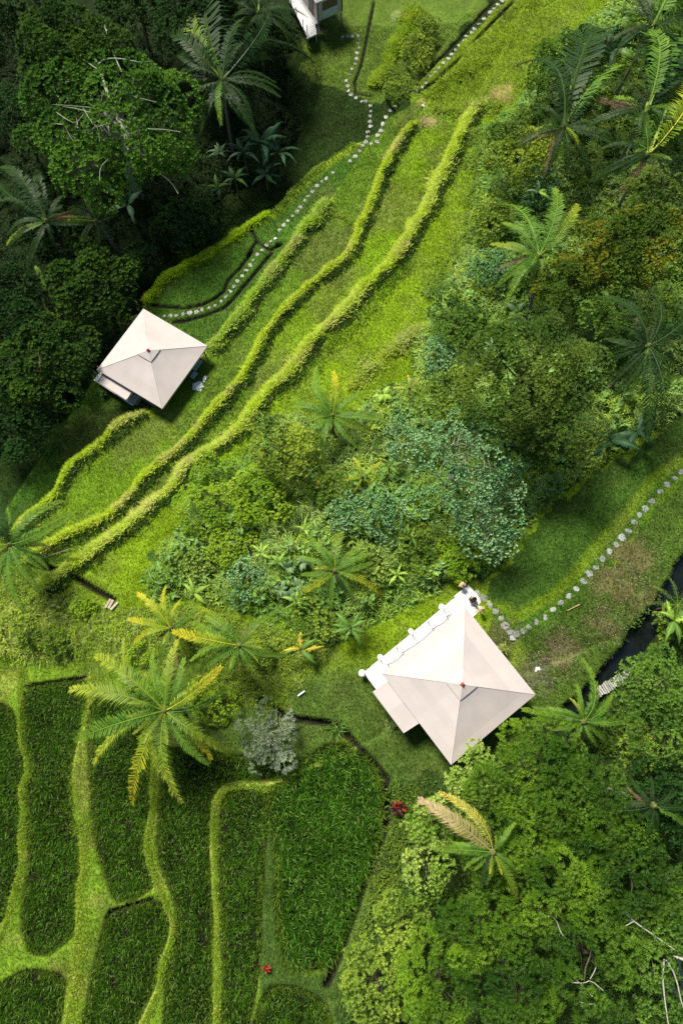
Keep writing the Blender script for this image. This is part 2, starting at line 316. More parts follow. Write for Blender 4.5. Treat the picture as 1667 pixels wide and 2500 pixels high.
PATHS = [world(D((1160,0),(1110,35),(1060,85),(1000,150),(930,225),(875,290),(850,330)), -4.6), world(D((735,80),(820,85),(820,110),(800,180),(825,230),(850,240),(848,330)), -5),
         world(D((850,330),(790,380),(715,450),(665,510),(600,575),(540,650),(510,690),(440,720),(380,725)), -5),
         world(D((1150,1420),(1170,1455),(1240,1415),(1290,1385),(1340,1335),(1385,1280),(1460,1195),(1510,1125),(1568,1080)), -.3)]
BARE = []
for (px, py), r, col in zip(Z(5, (1010,640),(905,745),(1340,200),(1250,330),(1200,520),(1390,420),(740,580)) + Z(1, (740,425),(640,470),(400,555),(365,470),(255,70)) + Z(3, (0,20)),
        (1.3, 1.2, 1.6, 1.5, 1.1, 1.3, 1.1, 1.2, 1.4, .7, .7, .9, .6), [(.13,.105,.06),(.075,.072,.05),(.11,.08,.04),(.11,.085,.04),(.10,.085,.04),(.09,.09,.03),(.06,.055,.03),(.26,.20,.08),(.16,.15,.05),(.24,.18,.1),(.2,.16,.06),(.16,.17,.09),(.25,.2,.1)]):
    g = gp(px, py); BARE.append((g[0], g[1], r, col))
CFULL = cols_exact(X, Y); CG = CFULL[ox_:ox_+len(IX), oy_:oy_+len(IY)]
def cols(x, y): return interp(CG, x, y)
# ------------------------------------------------------------------ ground: one sheet out to the horizon
C = CFULL
soil = np.zeros(X.shape)
for P in FIELDS: soil = np.maximum(soil, 1-sm(polysd(X, Y, P), -.08, .02))
for P in DITCH: soil = np.maximum(soil, (1-sm(sdist(X, Y, P)[1], .16, .30)))
for P, w_ in DRAIN: soil = np.maximum(soil, 1-sm(sdist(X, Y, P)[1], w_, w_*1.5))
soil = np.maximum(soil, 1-sm(sdist(X, Y, STREAM)[1], .62, .92))
C = C*(1-soil[..., None])+np.array((.016, .015, .010))*soil[..., None]
# terrace risers of the paddies: lip coloured paler
for P, (a_, b_) in ((LIPB, (-.1, .25)), (LIPD, (-.05, .28)), (LIPC, (-.05, .16))):
    d, _ = sdist(X, Y, P); m = (sm(d, a_, a_+.06)*(1-sm(d, b_-.1, b_))*.75*(1-sm(Y, 0, 2)))[..., None]; C = C*(1-m)+np.array((.30, .36, .06))*m
nx, ny = X.shape; ii = np.arange(nx*ny).reshape(nx, ny)
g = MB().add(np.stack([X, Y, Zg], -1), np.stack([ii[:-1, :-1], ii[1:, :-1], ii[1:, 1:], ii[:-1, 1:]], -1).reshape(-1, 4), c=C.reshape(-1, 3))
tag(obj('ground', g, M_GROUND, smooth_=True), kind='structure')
# stream surface
S = smooth(STREAM, 1); T = np.gradient(S, axis=0); T /= np.linalg.norm(T, axis=1)[:, None]; Nn = np.stack([-T[:, 1], T[:, 0]], 1)
z0 = hgt(S[:, 0], S[:, 1]); zs = float(np.median(z0))+.35; n = len(S)
tag(obj('water', MB().add(np.vstack([np.column_stack([S+Nn*1.4, np.full(n, zs)]), np.column_stack([S-Nn*1.4, np.full(n, zs)])]), [(i, n+i, n+i+1, i+1) for i in range(n-1)]), M_WATER), kind='structure')
# ------------------------------------------------------------------ grass
def blades(mb, x, y, L, W, c, lean=.35, bias=(0, 0), z=None):
    n = len(x); z = hgt(x, y) if z is None else z
    a = RNG.random(n)*2*math.pi; ln = lean*(.3+RNG.random(n))
    d = np.column_stack([np.cos(a)*ln+bias[0], np.sin(a)*ln+bias[1], np.ones(n)]); a = np.arctan2(d[:, 1], d[:, 0]); d /= np.linalg.norm(d, axis=1)[:, None]
    b = a+math.pi/2+RNG.normal(0, .4, n); nr = np.column_stack([np.cos(b+1.57), np.sin(b+1.57), np.zeros(n)])
    mb.leaves(np.column_stack([x, y, z-.02]), d, nr, L, W, c, droop=.25)
def scatter(dens, x0=-35, x1=35, y0=-21, y1=59, m=40):
    n = int(dens*(x1-x0)*(y1-y0)); x = RNG.uniform(x0, x1, n); y = RNG.uniform(y0, y1, n); k = frame_mask(x, y, hgt(x, y), m); return x[k], y[k]
x, y = scatter(150)
bad = inside(x, y, Z_FOREST)
for P in FIELDS: bad |= polysd(x, y, P) < .05
bad |= sdist(x, y, STREAM)[1] < .78
for P in DITCH: bad |= sdist(x, y, P)[1] < .10+.15*vnoise(x, y, .5, 8)
for P, w_ in DRAIN: bad |= sdist(x, y, P)[1] < w_*1.1
bad |= (inside(x, y, Z_SCRUB) | inside(x, y, Z_RIGHT)) & (RNG.random(len(x)) < .75)
x, y = x[~bad], y[~bad]
for (cx, cy, r, _) in BARE:
    k = (np.hypot(x-cx, y-cy) > r*.7) | (RNG.random(len(x)) < .35); x, y = x[k], y[k]
c = cols(x, y)*(.9+.7*RNG.random(len(x)))[:, None]
c[RNG.random(len(x)) < .02] = (.24, .22, .08)
gm = MB(); blades(gm, x, y, .10+.11*RNG.random(len(x)), .035, c, lean=.9)
tag(obj('lawn_grass', gm, M_GRASS), 'short green turf covering the terraces and banks', 'grass', kind='stuff')
def ridge(P, dens, w_, L, c1, c2, off=0.0, name='tall_grass', label='', straw=0, tuft=.45):
    seg = np.diff(P, axis=0); sl_ = np.hypot(seg[:, 0], seg[:, 1]); n = int(sl_.sum()*dens)
    i = RNG.choice(len(sl_), n, p=sl_/sl_.sum()); t = RNG.random(n)[:, None]
    q = P[i]+seg[i]*t; nn = np.column_stack([-seg[i][:, 1], seg[i][:, 0]])/sl_[i][:, None]
    wob = (vnoise(q[:, 0], q[:, 1], .9, 61)-.5)*w_*1.6
    q = q+nn*(off+wob+RNG.normal(0, 1, n)*w_*(.45+1.1*vnoise(q[:, 0], q[:, 1], 1.3, 65)))[:, None]
    k = frame_mask(q[:, 0], q[:, 1], hgt(q[:, 0], q[:, 1])) & (vnoise(q[:, 0], q[:, 1], .35, 71) > tuft*RNG.random(n)); q = q[k]; n = len(q)
    m = (vnoise(q[:, 0], q[:, 1], 1.0, 77)*.8+RNG.random(n)*.4-.1)[:, None]; c = np.array(c1)*(1-m)+np.array(c2)*m
    s_ = sm(fbm(q[:, 0], q[:, 1], 2.2, 83), .56, .7)*straw+(RNG.random(n) < .06)*.7; s_ = np.clip(s_, 0, 1)[:, None]
    c = c*(1-s_)+np.array((.60, .50, .25))*s_
    mb = MB(); blades(mb, q[:, 0], q[:, 1], L*(.4+.8*RNG.random(n))*(.55+.8*vnoise(q[:, 0], q[:, 1], .8, 67)), .045+.03*RNG.random(n), c*(.75+.5*RNG.random(n))[:, None], lean=1.0, bias=(-.55, .35))
    return tag(obj(name, mb, M_GRASS), label, 'tall grass', kind='stuff')
YG, GG = (.46, .62, .02), (.14, .26, .03)
ridge(LC, 1000, .22, .55, YG, (.60, .70, .14), .15, label='bright tuft grass along the long lower terrace ridge', straw=.3)
ridge(LB, 750, .16, .48, (.44, .60, .02), (.52, .64, .06), .12, label='yellow green tuft grass on the middle terrace ridge with straw patch', straw=.45)
ridge(LA, 750, .16, .46, (.42, .60, .015), (.48, .62, .05), .12, label='tuft grass on the short ridge below the far cabin', straw=.4)
ridge(R2, 950, .26, .52, (.34, .54, .02), (.40, .56, .10), .0, label='shaggy tuft grass beside the stone path above the far cabin', straw=.4)
k_ = int(len(R1)*.62)
ridge(R1[:k_+1], 800, .20, .50, (.36, .58, .01), (.44, .62, .02), .0, label='tuft grass curling round the lawn loop by the forest edge')
ridge(R1[k_:], 420, .22, .32, (.12, .24, .02), (.24, .38, .04), .1, label='low tuft grass between the forest shade and the upper stone path', tuft=.8)
ridge(LD, 500, .40, .45, (.38, .50, .02), (.46, .54, .16), .0, label='faint pale grass ridge above the lone palm', tuft=.7)
ridge(TR, 900, .40, .55, (.22, .38, .015), (.36, .48, .03), .0, label='tall grass ridge beneath the bright bush at the top')
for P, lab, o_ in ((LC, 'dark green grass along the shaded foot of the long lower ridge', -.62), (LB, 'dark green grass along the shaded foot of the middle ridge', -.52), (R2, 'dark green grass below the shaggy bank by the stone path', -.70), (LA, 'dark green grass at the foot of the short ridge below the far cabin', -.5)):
    ridge(P, 420, .20, .34, (.030, .085, .012), (.060, .13, .018), o_, label=lab, tuft=.8)  # dark green blades; part of the ridge's shade is put into their colour
LG = world(D((1090,300),(1110,380),(1095,470),(1075,560),(1040,640),(985,690)), -2.5); ridge(LG, 450, .45, .55, (.16, .30, .03), (.30, .44, .06), .0, label='shaggy grass fringe between the bright terrace and the right hand trees', tuft=.8)
LH = world(D((1000,250),(1070,262),(1150,250)), -3); ridge(LH, 420, .30, .45, (.20, .34, .02), (.30, .42, .05), .0, label='grass fringe below the bare earth patch at the top path', tuft=.8)
LI = world(D((980,225),(1040,190),(1110,130),(1180,60),(1230,0)), -3.4); ridge(LI, 500, .55, .5, (.18, .30, .015), (.32, .44, .03), .0, label='loose tall grass on the bright upper lawn beside the straight path', tuft=.9)
LJ = world(D((745,480),(800,508),(828,520)), -4); ridge(LJ, 400, .15, .35, (.2, .34, .02), (.34, .46, .06), .0, label='short cross ridge of grass between two terrace ridges', tuft=.6)
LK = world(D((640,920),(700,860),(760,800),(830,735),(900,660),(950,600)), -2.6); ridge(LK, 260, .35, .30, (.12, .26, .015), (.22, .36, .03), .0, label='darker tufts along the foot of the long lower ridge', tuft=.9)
for P, wd, c1 in ((LIPA, .15, (.17,.28,.02)), (LIPB, .45, (.20,.30,.03)), (LIPC, .16, (.15,.26,.02)), (LIPD, .16, (.17,.28,.03))):
    ridge(P, 420, wd*.85, .16, np.array(c1)*1.5, (.36,.46,.04), .28, name='bank_grass', label={.15:'mown grass on the far left paddy bank', .45:'mown grass on the broad pale paddy bank', .16:'mown grass on the narrow curving paddy bank'}[wd] if P is not LIPD else 'mown grass on the paddy bank that turns a square corner', tuft=.2)
# rice in the paddies
rl = ['rice in the far left paddy strip', 'rice in the wide paddy beside the left bank', 'rice in the paddy under the big palm', 'rice in the long paddy between curving bank and squared bank', 'rice in the paddy bounded by the bent cross bank', 'rice in the paddy at the lower left corner', 'rice in the narrow paddy with the square corner', 'long leaved rice in the largest rounded paddy', 'rice in the small paddy beside the red flowers']
for k_, (P, lab) in enumerate(zip(FIELDS, rl)):
    (xa, ya), (xb, yb) = P.min(0), P.max(0); n = int((xb-xa)*(yb-ya)*(380 if k_ != 7 else 330)); x = RNG.uniform(xa, xb, n); y = RNG.uniform(ya, yb, n)
    # rows of planting
    row = .24; y = np.where(RNG.random(n) < .45, np.round(y/row)*row+RNG.normal(0, .03, n), y)
    d = polysd(x, y, P); k = (d < -.06) & frame_mask(x, y, hgt(x, y)) & (vnoise(x, y, .3, 90+k_) > RNG.random(n)*.55); x, y, d = x[k], y[k], d[k]; n = len(x)
    tip = RNG.random(n); base = np.array((.047, .116, .008) if k_ != 7 else (.048, .132, .010))
    c = base*(.25+.6*vnoise(x, y, 1.1, 51)+1.9*tip**3)[:, None]
    e = sm(-d, .1, .45)[:, None]; c = c*e+np.array((.11, .19, .015))*(1-e)*.9
    hi = RNG.random(n) < .10; c[hi] = (.20, .31, .06)
    mb = MB(); blades(mb, x, y, (.34 if k_ != 7 else .50)*(.5+.9*RNG.random(n)), .042 if k_ != 7 else .055, c, lean=.8 if k_ != 7 else 1.0)
    tag(obj('rice_crop', mb, M_GRASS), lab, 'rice', kind='stuff')
# leafy ground cover
def cover(P, dens, hmax, L, W, base, hi, name, label, bs=1.6, k=6, zz=-2.0, skip=None, m=70, mt=None):
    (xa, ya), (xb, yb) = P.min(0), P.max(0); xa, xb, ya, yb = max(xa, -35), min(xb, 35), max(ya, -23), min(yb, 59)
    n = int((xb-xa)*(yb-ya)*dens); x = RNG.uniform(xa, xb, n); y = RNG.uniform(ya, yb, n)
    kk = inside(x, y, P) & frame_mask(x, y, hgt(x, y), m) & (sdist(x, y, STREAM)[1] > .72)
    if skip is not None: kk &= ~skip(x, y)
    x, y = x[kk], y[kk]; n = len(x)
    bump = np.clip(vnoise(x, y, bs, 11)*1.3+vnoise(x, y, bs/3, 12)*.5-.45, 0, 1.3)
    edge = sm(-polysd(x, y, P), 0, 1.2); z = hgt(x, y)+bump*hmax*edge+RNG.random(n)*.08
    kk = vnoise(x, y, bs*.35, 14) > .22; x, y, z, bump = x[kk], y[kk], z[kk], bump[kk]; n = len(x)
    zone = vnoise(x, y, 2.6, 15)[:, None]; c0 = np.array(base)*(1-zone)+np.array(hi)*zone
    mb = MB()
    for j in range(k):
        a = RNG.random(n)*2*math.pi; e = RNG.uniform(-.25, .6, n); d = np.column_stack([np.cos(a)*np.cos(e), np.sin(a)*np.cos(e), np.sin(e)])
        nr = np.column_stack([RNG.normal(0, .35, n), RNG.normal(0, .35, n), np.ones(n)])
        mb.leaves(np.column_stack([x, y, z])+RNG.normal(0, .07, (n, 3)), d, nr, L*(.6+.8*RNG.random(n)), W*(.7+.6*RNG.random(n)), c0*(.55+.9*RNG.random(n))[:, None], fold=.1)
    return tag(obj(name, mb, mt or M_LEAF), label, 'undergrowth', kind='stuff')
cover(Z_SCRUB, 26, 1.0, .27, .09, (.17, .33, .028), (.42, .56, .09), 'undergrowth', 'mixed leafy scrub filling the slope between terraces and cabin')
cover(Z_FOREST, 13, 1.6, .30, .12, (.016, .040, .010), (.030, .065, .014), 'undergrowth', 'dark leafy undergrowth below the forest trees', zz=-7)  # shade under the trees is put into these leaf colours
cover(Z_SCRUB, 7, 1.5, .50, .045, (.17, .31, .045), (.36, .50, .14), 'undergrowth', 'pale narrow leaved grassy growth through the scrub', bs=1.1, k=7)
cover(Z_SCRUB, 2.2, 1.5, .42, .26, (.12, .26, .05), (.26, .42, .11), 'undergrowth', 'large leaved creepers scattered over the scrub', bs=1.6, k=6)
cover(Z_WEED, 4, .5, .40, .035, (.20, .30, .05), (.40, .45, .12), 'undergrowth', 'tufts of pale long grass among the sunlit weeds', bs=.7, k=7)
cover(Z_WEED, 18, .35, .16, .06, (.19, .32, .020), (.38, .50, .05), 'undergrowth', 'low sunlit weeds above the rice paddies', bs=.9)
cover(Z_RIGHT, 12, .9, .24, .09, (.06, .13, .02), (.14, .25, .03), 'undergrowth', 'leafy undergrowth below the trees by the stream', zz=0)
cover(Z_RDRY, 14, .10, .12, .05, (.055, .11, .016), (.10, .12, .04), 'undergrowth', 'patchy low leaves on the dry bank beside the stream', bs=.8, k=3)
P_ = wp(D((870,1920),(900,1870),(905,1800),(960,1800),(1000,1850),(960,1950),(900,2050),(850,2130),(800,2250),(780,2230),(830,2090)), 0)
cover(P_, 35, .35, .15, .07, (.13, .20, .02), (.17, .25, .03), 'hedge_cover', 'bright low hedge strip between the ditch and the lower trees', bs=.7, k=5)
# ------------------------------------------------------------------ broadleaf trees and shrubs
KIND = {  # leaf length, width, leaves per tuft, tufts per m2, base colour, highlight colour, spread
 'broad': (.19, .043, 9, 20, (.045, .120, .007), (.20, .35, .022), .9),
 'canopy': (.23, .13, 5, 13, (.040, .115, .012), (.12, .26, .020), .8),
 'deep': (.19, .043, 9, 20, (.026, .078, .006), (.12, .24, .016), .9),  # same leaf as broad, vignette darkness put into its colour
 'wood': (.18, .065, 6, 18, (.045, .105, .010), (.15, .22, .022), .9),
 'pale': (.20, .070, 7, 17, (.20, .35, .04), (.44, .56, .13), .7),
 'round': (.23, .13, 5, 13, (.026, .072, .009), (.075, .155, .012), .8),  # darkened for the upper left, shade put into the leaf colour
 'dark': (.21, .11, 5, 14, (.017, .052, .009), (.032, .095, .015), .8),  # deep forest shade put into the leaf colour
 'fine': (.16, .06, 6, 20, (.050, .125, .014), (.15, .28, .030), .9),
 'rusty': (.17, .075, 6, 18, (.060, .120, .010), (.26, .25, .014), .9),
 'olive': (.18, .065, 6, 18, (.11, .21, .02), (.33, .45, .055), .8),
 'teal': (.18, .11, 6, 18, (.20, .42, .16), (.40, .60, .31), .45),
 'lime': (.14, .06, 6, 24, (.20, .36, .018), (.38, .52, .04), .9),
 'yell':  (.20, .075, 6, 16, (.075, .150, .016), (.38, .48, .045), .8),
 'grey': (.20, .05, 6, 18, (.09, .15, .06), (.36, .43, .29), .9),
}
def unit(v): return v/(np.linalg.norm(v, axis=-1, keepdims=True)+1e-9)
def crown(c0, R, hz, kind, seed, dens=1.0, nl=None, gap=.25):
    """crown leaves as tufts over many small overlapping lobes; returns mesh builder and lobe centres"""
    r = np.random.default_rng(seed); L, W, k, dn, cb, ch, spread = KIND[kind]; dn *= dens
    nl = nl or int(10+R*6); lob = []; nl = int(nl*1.25)
    ph_ = r.random(3)*6.28; rad = lambda t_: 1+.15*math.sin(2*t_+ph_[0])+.13*math.sin(3*t_+ph_[1])+.09*math.sin(5*t_+ph_[2])
    for i in range(nl):
        a = r.random()*6.283; q = math.sqrt((i+.5)/nl)*(.78+.15*r.random()); lr = R*r.choice([.15, .2, .26, .34])*r.uniform(.85, 1.1)*(1 if R > 1.5 else 1.3)
        zz = hz*math.sqrt(max(0, 1-q*q))*r.uniform(.38, 1.08)-lr*.3
        ra = rad(i*2.4+a*.15)*R; lob.append((c0[0]+math.cos(i*2.4+a*.15)*q*ra, c0[1]+math.sin(i*2.4+a*.15)*q*ra, c0[2]+zz, lr))
    for i in range(nl//2): a = r.random()*6.283; q = r.uniform(.6, .95); ra = rad(a)*R; lob.append((c0[0]+math.cos(a)*q*ra, c0[1]+math.sin(a)*q*ra, c0[2]-r.uniform(0, .35)*hz, R*r.uniform(.16, .26)))
    lob = np.array(lob); P, Nr, tint = [], [], []
    for i, (lx, ly, lz, lr) in enumerate(lob):
        n = int(2*math.pi*lr*lr*1.35*dn)+4; v = r.normal(0, 1, (n, 3)); v = unit(v); v[:, 2] = np.abs(v[:, 2])*1.0-.25*r.random(n); v = unit(v)
        rr = lr*(.86+.2*r.random(n)); p = np.array([lx, ly, lz])+v*rr[:, None]*[1, 1, .85]
        d = np.linalg.norm((p[:, None]-lob[None, :, :3]), axis=2)/lob[None, :, 3]; d[:, i] = 9; ok = d.min(1) > .72
        ok &= vnoise(p[:, 0]+p[:, 2], p[:, 1]-p[:, 2], .55, seed % 50) > gap
        P.append(p[ok]); Nr.append(v[ok]); tint.append(np.full(ok.sum(), r.random()))
    P = np.vstack(P); Nr = np.vstack(Nr); tint = np.concatenate(tint); n = len(P)
    ax = unit(Nr*.8+np.array([0, 0, .75])+r.normal(0, .25, (n, 3)))
    s1 = unit(np.cross(ax, r.normal(0, 1, (n, 3)))); s2 = np.cross(ax, s1); mb = MB(); tj = r.random(n)
    big = vnoise(P[:, 0], P[:, 1], R*.45+.6, seed % 37)
    m = np.clip(tint*.55+tj*.25+(big-.5)*1.0+.04, 0, 1)
    if kind == 'rusty': m = np.clip(sm(big, .35, .75)*(.25+tj), 0, 1)*.85
    col = np.array(cb)*(1-m[:, None])+np.array(ch)*m[:, None]
    for j in range(k):
        th = 6.283*j/k+r.random(n)*.8; e = spread*(.75+.5*r.random(n))
        d = ax*np.cos(e)[:, None]+(s1*np.cos(th)[:, None]+s2*np.sin(th)[:, None])*np.sin(e)[:, None]
        mb.leaves(P, d, ax, L*(.7+.5*r.random(n)), W*(.8+.4*r.random(n)), col*(.82+.36*r.random(n))[:, None], droop=.12, fold=.08)
    return mb, lob
def limbs(base, c0, R, hz, lob, seed, bark, tr, twig=0, poke=.9):
    r = np.random.default_rng(seed+5); mb = MB(); base = np.array(base); top = np.array(c0)+[0, 0, hz*.35]
    t = np.linspace(0, 1, 7)[:, None]; P = base+(top-base)*t; P[1:-1, :2] += r.normal(0, .12*R*.3, (5, 2))
    tm = MB(); tm.tube(P, np.linspace(tr, tr*.45, 7), 8, c=bark); tm.tube(base+[[0, 0, -.2], [0, 0, .25]], [tr*1.6, tr*1.02], 8, c=bark)
    for i, (lx, ly, lz, lr) in enumerate(lob[:int(8+R*2)]):
        a = P[3+i % 4]; b = np.array([lx, ly, lz]); mid = (a+b)/2+[0, 0, -.12*np.linalg.norm(b-a)*.5]+r.normal(0, .1, 3)
        tm.tube([a, (a+mid)/2+r.normal(0, .05, 3), mid, b], [tr*.38, tr*.3, tr*.22, tr*.12], 5, c=bark)
        for j in range(twig):
            v = unit(r.normal(0, 1, 3)+[0, 0, .6]); e = b+v*lr*poke; e2 = b+unit(v+r.normal(0, .5, 3))*lr*(poke+.12)
            tm.tube([b, (b+e)/2+r.normal(0, .08, 3), e], [tr*.14, tr*.1, .018], 4, c=bark); tm.tube([(b+e)/2, e2], [tr*.09, .014], 4, c=bark)
    return tm
TWIG = (.24, .29, .17)
BARK, PALEB, GREYB = (.10, .085, .06), (.42, .40, .33), (.22, .20, .16)
def tree(px, py, rpx, hgtm, kind, label, cat='tree', name='broadleaf_tree', flat=.6, bark=BARK, twig=0, poke=.9, dens=1.0, gap=.25, group=None, stretch=None, mt=None):
    (px, py), = D((px, py)); x, y, z = gp(px, py, hgtm); dpt = (H-z-hgtm)/(CT+.0)*1.0
    v = -(py-1250)/F; dpt = (H-(z+hgtm))/(CT-v*ST); R = rpx*1.0632*dpt/F
    hz = R*flat; c0 = (x, y, z+hgtm-hz*.6); seed = int(px*7+py*3) % 10007
    t = thing(name, label, cat, (x, y, z), group)
    mb, lob = crown(c0, R, hz, kind, seed, dens, gap=gap)
    obj('crown', mb, mt or (M_GLOSS if kind in ('broad', 'deep', 'fine', 'yell', 'olive', 'wood') else M_LEAF), t)
    obj('trunk', limbs((x, y, z-.1), c0, R, hz, lob, seed, bark, max(.05, R*.055), twig, poke), M_BARK, t, True)
    return t, c0, R, hz
